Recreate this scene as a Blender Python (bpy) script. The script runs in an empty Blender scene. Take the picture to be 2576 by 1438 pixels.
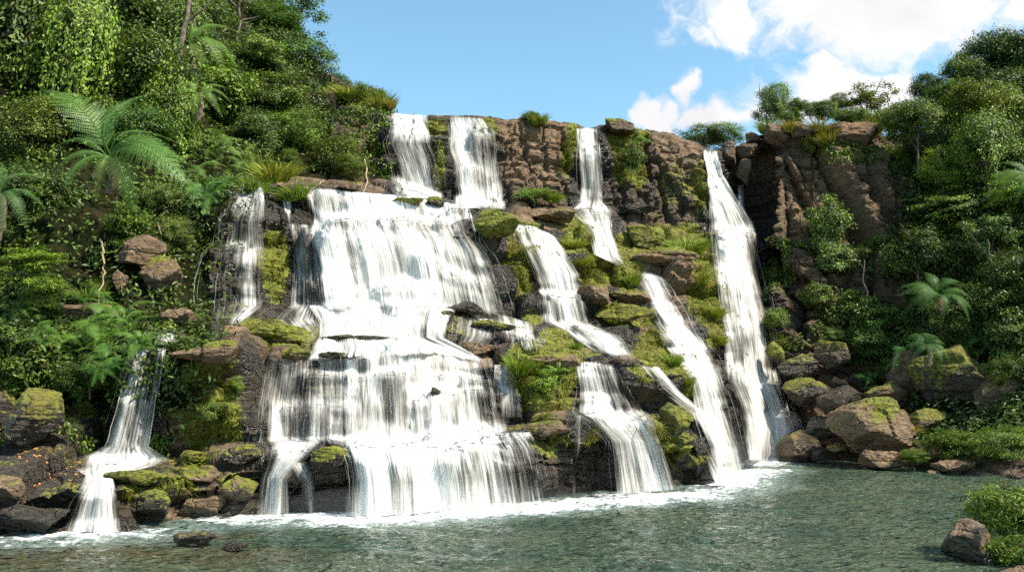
import bpy, math, random
import numpy as np
from mathutils import Vector, Matrix, Quaternion
from mathutils.bvhtree import BVHTree
R = math.radians
rng = np.random.default_rng(7); random.seed(7)
C = bpy.context.scene.collection
sc = bpy.context.scene

# ------------------------------------------------------------------ camera
W, H, F, VH, CH = 2576., 1438., 2144., 1000., 3.0
TH = math.atan((VH - H/2)/F)
cam_d = bpy.data.cameras.new('camera'); cam = bpy.data.objects.new('camera', cam_d); C.objects.link(cam)
cam.location = (0, 0, CH); cam.rotation_euler = (R(90)+TH, 0, 0)
cam_d.sensor_width = 36; cam_d.lens = 36*F/W; cam_d.clip_end = 3000; cam_d.clip_start = 0.1
sc.camera = cam
CAM = np.array([0, 0, CH])

def rays(u, v):
    u = np.asarray(u, float); v = np.asarray(v, float)
    cx = (u-W/2)/F; cy = (H/2-v)/F
    return np.stack([cx+0*cy, math.cos(TH)-math.sin(TH)*cy+0*cx, math.sin(TH)+math.cos(TH)*cy+0*cx], -1)
def at(u, v, Y):                       # a point Y metres ahead, seen in that direction
    d = rays(u, v); return CAM + d*(np.asarray(Y)/d[..., 1])[..., None]
def atwater(u, v, z=0.0):
    d = rays(u, v); return CAM + d*((z-CH)/np.minimum(d[..., 2], -1e-3))[..., None]
def pxm(px, Y): return px*Y/F

# ------------------------------------------------------------------ world: sky and clouds
SUN_DIR = Vector((0.66, -0.36, 0.88)).normalized()
w = bpy.data.worlds.new('World'); sc.world = w; w.use_nodes = True
nt = w.node_tree; N = nt.nodes; L = nt.links; N.clear()
def nd(nt, t, **k):
    n = nt.nodes.new(t)
    for a, b in k.items():
        if a.startswith('i_'):
            key = a[2:]; key = int(key) if key.isdigit() else key
            n.inputs[key].default_value = b
        else: setattr(n, a, b)
    return n
def mth(nt, op, a, b=None, c=None, clamp=False):
    n = nt.nodes.new('ShaderNodeMath'); n.operation = op; n.use_clamp = clamp
    for i, x in enumerate((a, b, c)):
        if x is None: continue
        if isinstance(x, (int, float)): n.inputs[i].default_value = x
        else: nt.links.new(x, n.inputs[i])
    return n.outputs[0]
sky = nd(nt, 'ShaderNodeTexSky', sky_type='NISHITA', sun_disc=False)
sky.sun_elevation = math.asin(SUN_DIR.z); sky.sun_rotation = math.atan2(SUN_DIR.x, SUN_DIR.y)
sky.altitude = 300; sky.air_density = 1.0; sky.dust_density = 1.1; sky.ozone_density = 1.6
SKY = 0.14
bg = nd(nt, 'ShaderNodeBackground', i_Strength=SKY); 
tn = N.new('ShaderNodeMix'); tn.data_type = 'RGBA'; tn.blend_type = 'MULTIPLY'; tn.inputs[0].default_value = 1; tn.inputs[7].default_value = (0.90, 1.12, 1.0, 1)
L.new(sky.outputs[0], tn.inputs[6]); L.new(tn.outputs[2], bg.inputs[0])
tc = nd(nt, 'ShaderNodeTexCoord'); sep = nd(nt, 'ShaderNodeSeparateXYZ'); L.new(tc.outputs['Generated'], sep.inputs[0])
ymax = mth(nt, 'MAXIMUM', sep.outputs[1], 0.08)
gx = mth(nt, 'DIVIDE', sep.outputs[0], ymax); gz = mth(nt, 'DIVIDE', sep.outputs[2], ymax)
cmb0 = nd(nt, 'ShaderNodeCombineXYZ'); L.new(gx, cmb0.inputs[0]); L.new(gz, cmb0.inputs[1])
wn = nd(nt, 'ShaderNodeTexNoise', i_Scale=13.0, i_Detail=5.0); L.new(cmb0.outputs[0], wn.inputs[0]); ws = nt.nodes.new('ShaderNodeSeparateColor'); L.new(wn.outputs['Color'], ws.inputs[0])
gx = mth(nt, 'ADD', gx, mth(nt, 'MULTIPLY', mth(nt, 'SUBTRACT', ws.outputs[0], 0.5), 0.10)); gz = mth(nt, 'ADD', gz, mth(nt, 'MULTIPLY', mth(nt, 'SUBTRACT', ws.outputs[1], 0.5), 0.09))
cmb = nd(nt, 'ShaderNodeCombineXYZ'); L.new(gx, cmb.inputs[0]); L.new(gz, cmb.inputs[1])
n1 = nd(nt, 'ShaderNodeTexNoise', i_Scale=7.0, i_Detail=9.0, i_Roughness=0.6); L.new(cmb.outputs[0], n1.inputs[0])
n2 = nd(nt, 'ShaderNodeTexNoise', i_Scale=22.0, i_Detail=7.0, i_Roughness=0.65); L.new(cmb.outputs[0], n2.inputs[0])
n3 = nd(nt, 'ShaderNodeTexNoise', i_Scale=5.0, i_Detail=5.0, i_Roughness=0.55); L.new(cmb.outputs[0], n3.inputs[0])
m = None
for (u, v, ru, rv) in ((2105,20,285,112),(1960,20,110,80),(2450,30,130,60),(2330,20,190,110),(1860,45,70,70),(1870,95,45,45),(2230,90,190,70),
                       (2130,225,175,90),(2010,260,70,70),(2240,215,75,60),(1860,285,110,42),(1745,300,55,22),(1742,222,28,34),(1700,262,24,24),(1640,290,34,46),(1780,290,60,30),(1930,262,60,45),
                       (2560,20,40,60)):
    d = rays(u, v); cx, cz = d[0]/d[1], d[2]/d[1]
    a = mth(nt, 'DIVIDE', mth(nt, 'SUBTRACT', gx, float(cx)), ru/F*1.42); b = mth(nt, 'DIVIDE', mth(nt, 'SUBTRACT', gz, float(cz)), rv/F*1.45)
    r2 = mth(nt, 'ADD', mth(nt, 'MULTIPLY', a, a), mth(nt, 'MULTIPLY', b, b))
    e = mth(nt, 'SUBTRACT', 1.0, mth(nt, 'SQRT', r2))
    e = mth(nt, 'MULTIPLY', e, min(1.0, 0.45+rv/170))
    m = e if m is None else mth(nt, 'MAXIMUM', m, e)
m = mth(nt, 'ADD', mth(nt, 'MAXIMUM', m, -1.0), mth(nt, 'MULTIPLY', mth(nt, 'SUBTRACT', n1.outputs[0], 0.5), 1.9))
m = mth(nt, 'ADD', m, mth(nt, 'MULTIPLY', mth(nt, 'SUBTRACT', n2.outputs[0], 0.5), 0.9))
mr = nd(nt, 'ShaderNodeMapRange', interpolation_type='SMOOTHSTEP'); L.new(m, mr.inputs[0]); mr.inputs[1].default_value = 0.0; mr.inputs[2].default_value = 0.5
up = mth(nt, 'GREATER_THAN', sep.outputs[1], 0.1)
mask = mth(nt, 'MULTIPLY', mr.outputs[0], up)
cr = nd(nt, 'ShaderNodeValToRGB'); L.new(n3.outputs[0], cr.inputs[0])
cr.color_ramp.elements[0].position = 0.3; cr.color_ramp.elements[0].color = (0.80, 0.80, 0.82, 1)
cr.color_ramp.elements[1].position = 0.56; cr.color_ramp.elements[1].color = (1, 1, 1, 1)
bg2 = nd(nt, 'ShaderNodeBackground', i_Strength=0.58); L.new(cr.outputs[0], bg2.inputs[0])
mx = nd(nt, 'ShaderNodeMixShader'); L.new(mask, mx.inputs[0]); L.new(bg.outputs[0], mx.inputs[1]); L.new(bg2.outputs[0], mx.inputs[2])
wo = nd(nt, 'ShaderNodeOutputWorld'); L.new(mx.outputs[0], wo.inputs[0])
# ------------------------------------------------------------------ sun, exposure
sd = bpy.data.lights.new('sun', 'SUN'); sun = bpy.data.objects.new('sun', sd); C.objects.link(sun)
sd.energy = 5.0; sd.angle = R(0.5); sd.color = (1.0, 0.91, 0.76)
sun.rotation_euler = (-SUN_DIR).to_track_quat('-Z', 'Y').to_euler()
sc.view_settings.view_transform = 'Standard'; sc.view_settings.look = 'None'
sc.view_settings.exposure = 0.9; sc.view_settings.gamma = 1.0
sc.cycles.max_bounces = 6; sc.cycles.transparent_max_bounces = 24; sc.cycles.diffuse_bounces = 3
sc.cycles.use_denoising = False; sc.cycles.sample_clamp_direct = 3.0; sc.cycles.sample_clamp_indirect = 4.0
sc.cycles.caustics_reflective = False; sc.cycles.caustics_refractive = False

# ------------------------------------------------------------------ numeric noise
def h3(ix, iy, iz, s=0):
    n = (ix.astype(np.int64)*374761393 + iy.astype(np.int64)*668265263 + iz.astype(np.int64)*2147483647 + s*974634777) & 0xffffffff
    n = ((n ^ (n >> 13))*1274126177) & 0xffffffff; n = ((n ^ (n >> 16))*2246822519) & 0xffffffff
    return ((n ^ (n >> 15)) & 0xffffff)/float(0xffffff)
def vnoise(p, s=0):
    i = np.floor(p); f = p-i; f = f*f*(3-2*f); i = i.astype(np.int64); r = 0
    for a in (0, 1):
        for b in (0, 1):
            for c in (0, 1):
                wgt = (f[..., 0] if a else 1-f[..., 0])*(f[..., 1] if b else 1-f[..., 1])*(f[..., 2] if c else 1-f[..., 2])
                r = r + wgt*h3(i[..., 0]+a, i[..., 1]+b, i[..., 2]+c, s)
    return r*2-1
def fbm(p, o=4, s=0, g=0.5):
    a = 1.; r = 0; t = 0
    for k in range(o): r = r+a*vnoise(p*2.03**k, s+k); t += a; a *= g
    return r/t
def sstep(a, b, x): t = np.clip((x-a)/(b-a), 0, 1); return t*t*(3-2*t)
def blocks(x, z, p, Hh, Ww, s, groove=0.12):
    zz = (z+0.22*Hh*vnoise(p*0.5/Hh*0.7, s)+0.045*x)/Hh; la = np.floor(zz)
    xx = (x+h3(la, la*0, la*0, s)*Ww*3+0.3*Ww*vnoise(p/Ww, s+3))/Ww; ce = np.floor(xx)
    o = h3(la, ce, la*0, s+5)-0.5; fz = zz-la; fx = xx-ce
    e = np.minimum(np.minimum(fz, 1-fz)*Hh, np.minimum(fx, 1-fx)*Ww)
    tilt = (fz-0.5)*(h3(la, ce, la*0, s+9)-0.5)*0.8+(fx-0.5)*(h3(la, ce, la*0, s+11)-0.5)*0.8
    return o+tilt, -groove*(1-sstep(0, 0.14*min(Hh, Ww), e))

# ------------------------------------------------------------------ materials
def mat(name):
    m = bpy.data.materials.new(name); m.use_nodes = True; m.node_tree.nodes.clear()
    o = m.node_tree.nodes.new('ShaderNodeOutputMaterial'); return m, m.node_tree, o
def mixc(nt, f, a, b, mode='MIX'):
    n = nt.nodes.new('ShaderNodeMix'); n.data_type = 'RGBA'; n.blend_type = mode
    for i, x in ((0, f), (6, a), (7, b)):
        if isinstance(x, (int, float)): n.inputs[i].default_value = x
        elif isinstance(x, tuple): n.inputs[i].default_value = (*x, 1)
        else: nt.links.new(x, n.inputs[i])
    return n.outputs[2]
def noise(nt, vec, scale, det=4, rough=0.5, dist=0):
    n = nd(nt, 'ShaderNodeTexNoise', i_Scale=scale, i_Detail=det, i_Roughness=rough, i_Distortion=dist); nt.links.new(vec, n.inputs[0]); return n.outputs[0]
def mrange(nt, x, a, b, c=0, d=1, smooth=True):
    n = nt.nodes.new('ShaderNodeMapRange'); n.interpolation_type = 'SMOOTHSTEP' if smooth else 'LINEAR'
    nt.links.new(x, n.inputs[0])
    for i, t in enumerate((a, b, c, d)): n.inputs[i+1].default_value = t
    return n.outputs[0]
def attr(nt, name): return nd(nt, 'ShaderNodeAttribute', attribute_name=name)

def rock_material():
    m, nt, o = mat('layered_rock')
    geo = nd(nt, 'ShaderNodeNewGeometry'); pos = geo.outputs['Position']
    a = attr(nt, 'paint'); s = nt.nodes.new('ShaderNodeSeparateColor'); nt.links.new(a.outputs['Color'], s.inputs[0])
    wet, moss, dry = s.outputs[0], s.outputs[1], s.outputs[2]
    sepn = nd(nt, 'ShaderNodeSeparateXYZ'); nt.links.new(geo.outputs['Normal'], sepn.inputs[0]); nz = sepn.outputs[2]
    st = nd(nt, 'ShaderNodeMapping'); st.inputs['Scale'].default_value = (0.6, 0.6, 3.2); nt.links.new(pos, st.inputs[0])
    nA = noise(nt, pos, 0.6, 6, 0.6); nB = noise(nt, st.outputs[0], 1.6, 8, 0.65, 0.6); nC = noise(nt, pos, 6.0, 8, 0.7)
    nD = noise(nt, pos, 22, 5, 0.7)
    ramp = nd(nt, 'ShaderNodeValToRGB'); nt.links.new(nB, ramp.inputs[0]); e = ramp.color_ramp.elements
    e[0].position = 0.30; e[0].color = (0.024, 0.016, 0.011, 1); e[1].position = 0.72; e[1].color = (0.23, 0.145, 0.082, 1)
    x = e.new(0.48); x.color = (0.085, 0.053, 0.030, 1)
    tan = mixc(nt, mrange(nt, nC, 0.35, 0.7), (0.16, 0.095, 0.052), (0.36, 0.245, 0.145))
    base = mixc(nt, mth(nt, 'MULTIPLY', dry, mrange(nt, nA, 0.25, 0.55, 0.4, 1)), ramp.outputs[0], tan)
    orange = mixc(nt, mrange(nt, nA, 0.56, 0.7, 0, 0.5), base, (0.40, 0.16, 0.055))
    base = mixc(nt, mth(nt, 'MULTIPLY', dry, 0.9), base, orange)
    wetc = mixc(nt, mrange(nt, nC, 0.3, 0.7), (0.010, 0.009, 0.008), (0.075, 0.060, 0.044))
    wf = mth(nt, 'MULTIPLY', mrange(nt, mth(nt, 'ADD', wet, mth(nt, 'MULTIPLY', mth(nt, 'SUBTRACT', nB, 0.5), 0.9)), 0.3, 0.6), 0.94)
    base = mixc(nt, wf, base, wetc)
    base = mixc(nt, mrange(nt, nD, 0.35, 0.7, 0, 0.45), base, mixc(nt, 0.6, base, (0.02, 0.017, 0.013)))
    mossc = mixc(nt, mrange(nt, nC, 0.3, 0.7), (0.040, 0.050, 0.005), (0.25, 0.255, 0.018))
    mossc = mixc(nt, mrange(nt, nA, 0.45, 0.65, 0, 0.6), mossc, (0.15, 0.105, 0.025))
    mf = mrange(nt, mth(nt, 'ADD', mth(nt, 'ADD', moss, mth(nt, 'MULTIPLY', mth(nt, 'SUBTRACT', nC, 0.5), 1.3)), mth(nt, 'MULTIPLY', nz, 0.12)), 0.42, 0.62)
    base = mixc(nt, mf, base, mossc)
    bs = nd(nt, 'ShaderNodeBsdfPrincipled'); nt.links.new(base, bs.inputs['Base Color'])
    nonm = mth(nt, 'SUBTRACT', 1.0, mf)
    rg = mth(nt, 'SUBTRACT', 0.85, mth(nt, 'MULTIPLY', mth(nt, 'MULTIPLY', wf, nonm), mrange(nt, nD, 0.3, 0.7, 0.5, 0.70)))
    nt.links.new(rg, bs.inputs['Roughness'])
    vor = nd(nt, 'ShaderNodeTexVoronoi', feature='DISTANCE_TO_EDGE', i_Scale=1.5)
    mp = nd(nt, 'ShaderNodeMapping'); mp.inputs['Scale'].default_value = (0.8, 0.8, 1.9); 
    dn = nd(nt, 'ShaderNodeTexNoise', i_Scale=1.2, i_Detail=3.0); nt.links.new(pos, dn.inputs[0])
    va = nd(nt, 'ShaderNodeVectorMath', operation='MULTIPLY_ADD'); nt.links.new(dn.outputs['Color'], va.inputs[0]); va.inputs[1].default_value = (1.2, 1.2, 0.8); nt.links.new(pos, va.inputs[2])
    nt.links.new(va.outputs[0], mp.inputs[0]); nt.links.new(mp.outputs[0], vor.inputs[0])
    crack = mrange(nt, vor.outputs['Distance'], 0.0, 0.06)
    hgt = mth(nt, 'ADD', mth(nt, 'MULTIPLY', nC, 0.55), mth(nt, 'MULTIPLY', nB, 0.9))
    hgt = mth(nt, 'ADD', hgt, mth(nt, 'ADD', mth(nt, 'MULTIPLY', nD, 0.16), mth(nt, 'MULTIPLY', crack, 0.35)))
    bp = nd(nt, 'ShaderNodeBump', i_Strength=0.9, i_Distance=0.30); nt.links.new(hgt, bp.inputs['Height']); nt.links.new(bp.outputs[0], bs.inputs['Normal'])
    nt.links.new(bs.outputs[0], o.inputs[0]); return m
ROCK = rock_material()

def soil_material():
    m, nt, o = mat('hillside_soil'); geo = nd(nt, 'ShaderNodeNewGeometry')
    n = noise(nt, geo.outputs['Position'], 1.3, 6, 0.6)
    c = mixc(nt, mrange(nt, n, 0.35, 0.7), (0.006, 0.010, 0.004), (0.025, 0.022, 0.010))  # near-black: the shade between leaves is put into the soil colour
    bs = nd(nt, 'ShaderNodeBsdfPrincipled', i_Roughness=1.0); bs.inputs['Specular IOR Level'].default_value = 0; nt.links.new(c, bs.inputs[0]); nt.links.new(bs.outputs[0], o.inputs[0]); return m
SOIL = soil_material()

def leaf_material(name, dark, light, old=(0.16, 0.12, 0.03), oldf=0.04, rough=0.5, trans=0.25):
    m, nt, o = mat(name)
    a = attr(nt, 'tint'); s = nt.nodes.new('ShaderNodeSeparateColor'); nt.links.new(a.outputs['Color'], s.inputs[0])
    oi = nd(nt, 'ShaderNodeObjectInfo')
    c = mixc(nt, s.outputs[0], dark, light)
    c = mixc(nt, mth(nt, 'GREATER_THAN', s.outputs[1], 1-oldf), c, old)
    c = mixc(nt, 1.0, c, oi.outputs['Color'], 'MULTIPLY')
    bs = nd(nt, 'ShaderNodeBsdfPrincipled', i_Roughness=rough); nt.links.new(c, bs.inputs[0])
    bs.inputs['Specular IOR Level'].default_value = 0.4
    tr = nd(nt, 'ShaderNodeBsdfTranslucent'); nt.links.new(mixc(nt, 0.5, c, mixc(nt, 1.0, c, (1.3, 1.35, 0.5), 'MULTIPLY')), tr.inputs[0])
    mx = nd(nt, 'ShaderNodeMixShader'); mx.inputs[0].default_value = trans
    nt.links.new(bs.outputs[0], mx.inputs[1]); nt.links.new(tr.outputs[0], mx.inputs[2]); nt.links.new(mx.outputs[0], o.inputs[0]); return m
LEAF = leaf_material('tree_leaf', (0.010, 0.027, 0.004), (0.19, 0.28, 0.034))
FERN = leaf_material('fern_leaf', (0.03, 0.075, 0.016), (0.10, 0.17, 0.04), oldf=0.0)
GRASS = leaf_material('grass_blade', (0.08, 0.12, 0.010), (0.27, 0.31, 0.03), (0.26, 0.19, 0.07), 0.12, 0.6)
MOSS = leaf_material('moss_blade', (0.045, 0.060, 0.005), (0.26, 0.27, 0.016), (0.19, 0.115, 0.03), 0.14, 0.8, 0.25)

def bark_material():
    m, nt, o = mat('bark'); geo = nd(nt, 'ShaderNodeNewGeometry')
    n = noise(nt, geo.outputs['Position'], 5, 6, 0.65)
    c = mixc(nt, mrange(nt, n, 0.3, 0.7), (0.05, 0.034, 0.024), (0.19, 0.145, 0.105))
    bs = nd(nt, 'ShaderNodeBsdfPrincipled', i_Roughness=0.9); nt.links.new(c, bs.inputs[0])
    b = nd(nt, 'ShaderNodeBump', i_Strength=0.6, i_Distance=0.05); nt.links.new(n, b.inputs['Height']); nt.links.new(b.outputs[0], bs.inputs['Normal'])
    nt.links.new(bs.outputs[0], o.inputs[0]); return m
BARK = bark_material()
def flat_material(name, c, rough=0.9):
    m, nt, o = mat(name); geo = nd(nt, 'ShaderNodeNewGeometry'); n = noise(nt, geo.outputs['Position'], 8, 4)
    cc = mixc(nt, n, tuple(0.5*x for x in c), c); bs = nd(nt, 'ShaderNodeBsdfPrincipled', i_Roughness=rough)
    nt.links.new(cc, bs.inputs[0]); nt.links.new(bs.outputs[0], o.inputs[0]); return m
DEADFROND = flat_material('dead_frond', (0.24, 0.085, 0.035))
DRYTWIG = flat_material('dry_twig', (0.42, 0.30, 0.19))
FALLENLEAF = flat_material('fallen_leaf', (0.55, 0.24, 0.05))

def fall_material(name, lo, hi, fx, fy, seed):
    m, nt, o = mat(name)
    uv = nd(nt, 'ShaderNodeUVMap', uv_map='flow')
    def st(sx, sy, off):
        mp = nd(nt, 'ShaderNodeMapping'); mp.inputs['Scale'].default_value = (sx, sy, 1); mp.inputs['Location'].default_value = (off+seed, off*1.7, seed)
        nt.links.new(uv.outputs[0], mp.inputs[0]); return mp.outputs[0]
    a = noise(nt, st(fx, fy, 0), 1, 5, 0.65, 0.2); b = noise(nt, st(fx*4.5, fy*1.5, 5), 1, 4, 0.7); c = noise(nt, st(fx*0.35, fy*0.9, 9), 1, 2, 0.5)
    at_ = attr(nt, 'cover'); s = nt.nodes.new('ShaderNodeSeparateColor'); nt.links.new(at_.outputs['Color'], s.inputs[0])
    x = mth(nt, 'ADD', mth(nt, 'MULTIPLY', a, 0.38), mth(nt, 'ADD', mth(nt, 'MULTIPLY', b, 0.42), mth(nt, 'MULTIPLY', c, 0.20)))   # about 0.5
    x = mth(nt, 'ADD', mth(nt, 'MULTIPLY', mth(nt, 'SUBTRACT', x, 0.5), 2.6), 0.5)
    x = mth(nt, 'ADD', x, mth(nt, 'MULTIPLY', mth(nt, 'SUBTRACT', s.outputs[0], 0.5), 0.95))
    x = mth(nt, 'ADD', x, mth(nt, 'MULTIPLY', mth(nt, 'SUBTRACT', s.outputs[1], 1.0), 1.1))
    al = mrange(nt, x, lo, hi, 0, 0.97)
    bs = nd(nt, 'ShaderNodeBsdfPrincipled', i_Roughness=0.55); bs.inputs['Specular IOR Level'].default_value = 0.3
    cc = mixc(nt, mrange(nt, x, 0.3, 0.95), (0.46, 0.435, 0.40), (0.80, 0.79, 0.77)); nt.links.new(cc, bs.inputs[0])  # warm tint in the grey end cancels blue skylight on shaded water
    tl = nd(nt, 'ShaderNodeBsdfTranslucent'); tl.inputs[0].default_value = (0.66, 0.68, 0.69, 1)
    m1 = nd(nt, 'ShaderNodeMixShader'); m1.inputs[0].default_value = 0.18; nt.links.new(bs.outputs[0], m1.inputs[1]); nt.links.new(tl.outputs[0], m1.inputs[2])
    bp = nd(nt, 'ShaderNodeBump', i_Strength=0.7, i_Distance=0.12); nt.links.new(x, bp.inputs['Height']); nt.links.new(bp.outputs[0], bs.inputs['Normal'])
    tp = nd(nt, 'ShaderNodeBsdfTransparent'); m2 = nd(nt, 'ShaderNodeMixShader')
    nt.links.new(al, m2.inputs[0]); nt.links.new(tp.outputs[0], m2.inputs[1]); nt.links.new(m1.outputs[0], m2.inputs[2]); nt.links.new(m2.outputs[0], o.inputs[0]); return m
VEIL = fall_material('falling_water', 0.10, 0.90, 2.6, 0.24, 0)
STRAND = fall_material('falling_strands', 0.52, 0.95, 4.6, 0.22, 31)

def pool_material():
    m, nt, o = mat('pool_water'); geo = nd(nt, 'ShaderNodeNewGeometry'); pos = geo.outputs['Position']
    a = attr(nt, 'paint'); s = nt.nodes.new('ShaderNodeSeparateColor'); nt.links.new(a.outputs['Color'], s.inputs[0])
    foam, shal = s.outputs[0], s.outputs[1]
    mp = nd(nt, 'ShaderNodeMapping'); mp.inputs['Scale'].default_value = (0.55, 1.3, 1); nt.links.new(pos, mp.inputs[0])
    nA = noise(nt, mp.outputs[0], 1.5, 3, 0.55, 0.8); nB = noise(nt, mp.outputs[0], 4.2, 2, 0.5, 0.8); nC = noise(nt, pos, 0.25, 3)
    nF = noise(nt, pos, 2.2, 8, 0.72)
    bs = nd(nt, 'ShaderNodeBsdfPrincipled', i_Roughness=0.07); bs.inputs['IOR'].default_value = 1.33
    c = mixc(nt, mrange(nt, nC, 0.35, 0.65), (0.036, 0.060, 0.038), (0.060, 0.080, 0.046))
    c = mixc(nt, mrange(nt, mth(nt, 'ADD', shal, mth(nt, 'MULTIPLY', mth(nt, 'SUBTRACT', nF, 0.5), 0.7)), 0.3, 0.9), c, (0.085, 0.055, 0.022))
    ff = mrange(nt, mth(nt, 'ADD', foam, mth(nt, 'MULTIPLY', mth(nt, 'SUBTRACT', nF, 0.5), 1.5)), 0.42, 0.75)
    c2 = mixc(nt, mrange(nt, foam, 0.02, 0.5, 0, 0.35), c, (0.35, 0.45, 0.42))
    c2 = mixc(nt, ff, c2, (0.9, 0.92, 0.92))
    nt.links.new(c2, bs.inputs[0]); nt.links.new(mth(nt, 'ADD', 0.055, mth(nt, 'MULTIPLY', ff, 0.6)), bs.inputs['Roughness'])
    h = mth(nt, 'ADD', nA, mth(nt, 'MULTIPLY', nB, 0.75))
    b = nd(nt, 'ShaderNodeBump', i_Strength=1.0, i_Distance=0.55); nt.links.new(h, b.inputs['Height']); nt.links.new(b.outputs[0], bs.inputs['Normal'])
    nt.links.new(bs.outputs[0], o.inputs[0]); return m
POOL = pool_material()

# ------------------------------------------------------------------ mesh helpers
def mesh_np(name, V, Q, mats, attrs=None, uv=None, smooth=False, midx=None):
    me = bpy.data.meshes.new(name); V = np.asarray(V, np.float32).reshape(-1, 3); Q = np.asarray(Q, np.int32); k = Q.shape[1]
    me.vertices.add(len(V)); me.vertices.foreach_set('co', V.ravel())
    me.loops.add(Q.size); me.loops.foreach_set('vertex_index', Q.ravel())
    me.polygons.add(len(Q)); me.polygons.foreach_set('loop_start', np.arange(0, Q.size, k, dtype=np.int32))
    try: me.polygons.foreach_set('loop_total', np.full(len(Q), k, np.int32))
    except Exception: pass
    if midx is not None: me.polygons.foreach_set('material_index', midx.astype(np.int32))
    me.polygons.foreach_set('use_smooth', np.full(len(Q), smooth))
    for a, v in (attrs or {}).items():
        at_ = me.color_attributes.new(a, 'FLOAT_COLOR', 'POINT'); c = np.ones((len(V), 4), np.float32); c[:, :v.shape[1]] = v
        at_.data.foreach_set('color', c.ravel())
    if uv is not None:
        l = me.uv_layers.new(name='flow'); l.data.foreach_set('uv', uv[Q.ravel()].astype(np.float32).ravel())
    for m in (mats if isinstance(mats, (list, tuple)) else [mats]): me.materials.append(m)
    me.update(calc_edges=True); me.validate(); return me
def ob(name, me, parent=None):
    o = bpy.data.objects.new(name, me); C.objects.link(o); o.parent = parent; return o
def empty(name, loc=(0, 0, 0)):
    o = bpy.data.objects.new(name, None); C.objects.link(o); o.location = loc; o.empty_display_size = 0.3; return o
def tag(o, label=None, cat=None, group=None, kind=None):
    if label: o['label'] = label
    if cat: o['category'] = cat
    if group: o['group'] = group
    if kind: o['kind'] = kind
    return o
def grid_faces(nr, nc):
    i = np.arange(nr-1)[:, None]*nc+np.arange(nc-1)[None]; i = i.ravel(); return np.stack([i, i+1, i+nc+1, i+nc], -1)

# ------------------------------------------------------------------ terrain: terraces, cliff and hillsides
# stations: u, waterline v, then (v, distance) of lip 1, foot 2, lip 2, foot 3, lip 3, foot 4, crest
ST = [
 (-250,1360,(1235,20),(1150,24),(930,25.5),(770,28),(540,30),(300,33),(-420,48)),
 (100,1345,(1215,20),(1145,24),(920,25.5),(780,28),(560,31),(350,34),(-420,52)),
 (330,1332,(1195,20.5),(1135,24),(890,25.5),(800,28.5),(590,31.5),(400,34.5),(-350,56)),
 (420,1322,(1185,21),(1128,24.3),(870,25.8),(790,29),(560,32),(430,36),(-250,58)),
 (520,1310,(1180,21.7),(1118,24.6),(868,26),(775,30),(510,33),(450,37),(-150,60)),
 (640,1300,(1150,22.3),(1108,24.6),(878,26.5),(765,30.5),(485,33.6),(455,38.5),(-40,61)),
 (720,1296,(1125,22.5),(1104,24.6),(895,26.8),(770,30.7),(478,34.1),(455,40),(60,57)),
 (800,1291,(1118,22.7),(1102,24.6),(897,27),(775,31),(472,34.6),(456,41.5),(175,52)),
 (950,1289,(1115,23),(1103,25),(890,27.5),(778,31.5),(490,35.5),(472,43),(240,47.5)),
 (1000,1288,(1112,23.1),(1098,25.2),(886,27.7),(780,31.6),(497,35.8),(480,43.2),(288,46.8)),
 (1100,1285,(1108,23.5),(1093,25.5),(882,28),(785,32),(508,36.5),(490,43.5),(292,46.7)),
 (1180,1276,(1100,24),(1085,26),(890,28.5),(790,32.5),(522,37.3),(502,43.8),(294,46.8)),
 (1250,1265,(1095,24.6),(1070,27),(905,29.2),(800,33),(545,38),(512,44.2),(293,47)),
 (1400,1246,(1062,26),(1046,28),(898,30.2),(822,34),(600,39),(514,45.2),(300,48)),
 (1480,1238,(1050,26.7),(1036,28.8),(900,30.6),(836,34.6),(620,40),(518,45.8),(322,49)),
 (1550,1233,(1055,27.2),(1037,29.2),(908,31),(850,35),(640,40.5),(525,46.5),(312,49.5)),
 (1640,1226,(1075,28),(1055,29.6),(940,31.6),(880,35.3),(665,41),(545,47.2),(325,50.4)),
 (1720,1222,(1100,28.9),(1085,30.1),(985,32.5),(910,36),(700,41.3),(570,47.6),(345,51)),
 (1790,1213,(1150,30.2),(1135,30.9),(1050,33.2),(950,37),(750,42),(600,47),(378,52)),
 (1812,1206,(1165,31.5),(1145,32),(1070,34),(960,37.6),(760,42.6),(605,47.4),(378,52.5)),
 (1838,1190,(1160,35),(1140,36),(1070,39),(960,42.5),(760,47),(600,50.5),(372,54.5)),
 (1890,1150,(1110,43.6),(1080,44.6),(1000,46.4),(900,48.2),(750,50.5),(580,53),(355,56)),
 (1915,1149,(1100,44),(1070,45),(980,46.6),(890,48.2),(760,50.3),(570,52.8),(342,55.6)),
 (1950,1149,(1090,44.2),(1055,45),(960,46),(880,47),(770,48),(560,49.6),(325,51.5)),
 (2050,1153,(1110,44),(1000,45.6),(860,46.6),(790,47),(640,47.8),(480,49),(318,50.4)),
 (2150,1160,(1120,41.5),(1040,44),(880,45.8),(780,46.6),(650,47.8),(500,49),(330,50.8)),
 (2250,1170,(1130,39.5),(1060,42),(910,44.6),(790,46),(650,48),(510,49.8),(345,53)),
 (2400,1190,(1145,37),(1060,39.5),(900,41.6),(750,43.6),(600,45.5),(430,48),(300,54)),
 (2576,1205,(1155,34.5),(1030,37),(850,39),(700,40.5),(500,42.5),(360,46),(205,54)),
 (2860,1220,(1160,32),(1000,35),(800,37),(600,39),(400,41),(250,46),(60,54)),
]
SEG = [10, 60, 26, 74, 40, 84, 30, 74, 26, 12]
U = np.arange(-250, 2861, 3.6)
su = np.array([s[0] for s in ST], float)
def stat(f): return np.interp(U, su, np.array([f(s) for s in ST]))
rowsP = []; rowsUV = []
wv = stat(lambda s: s[1]); wl = atwater(U, wv)
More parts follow.
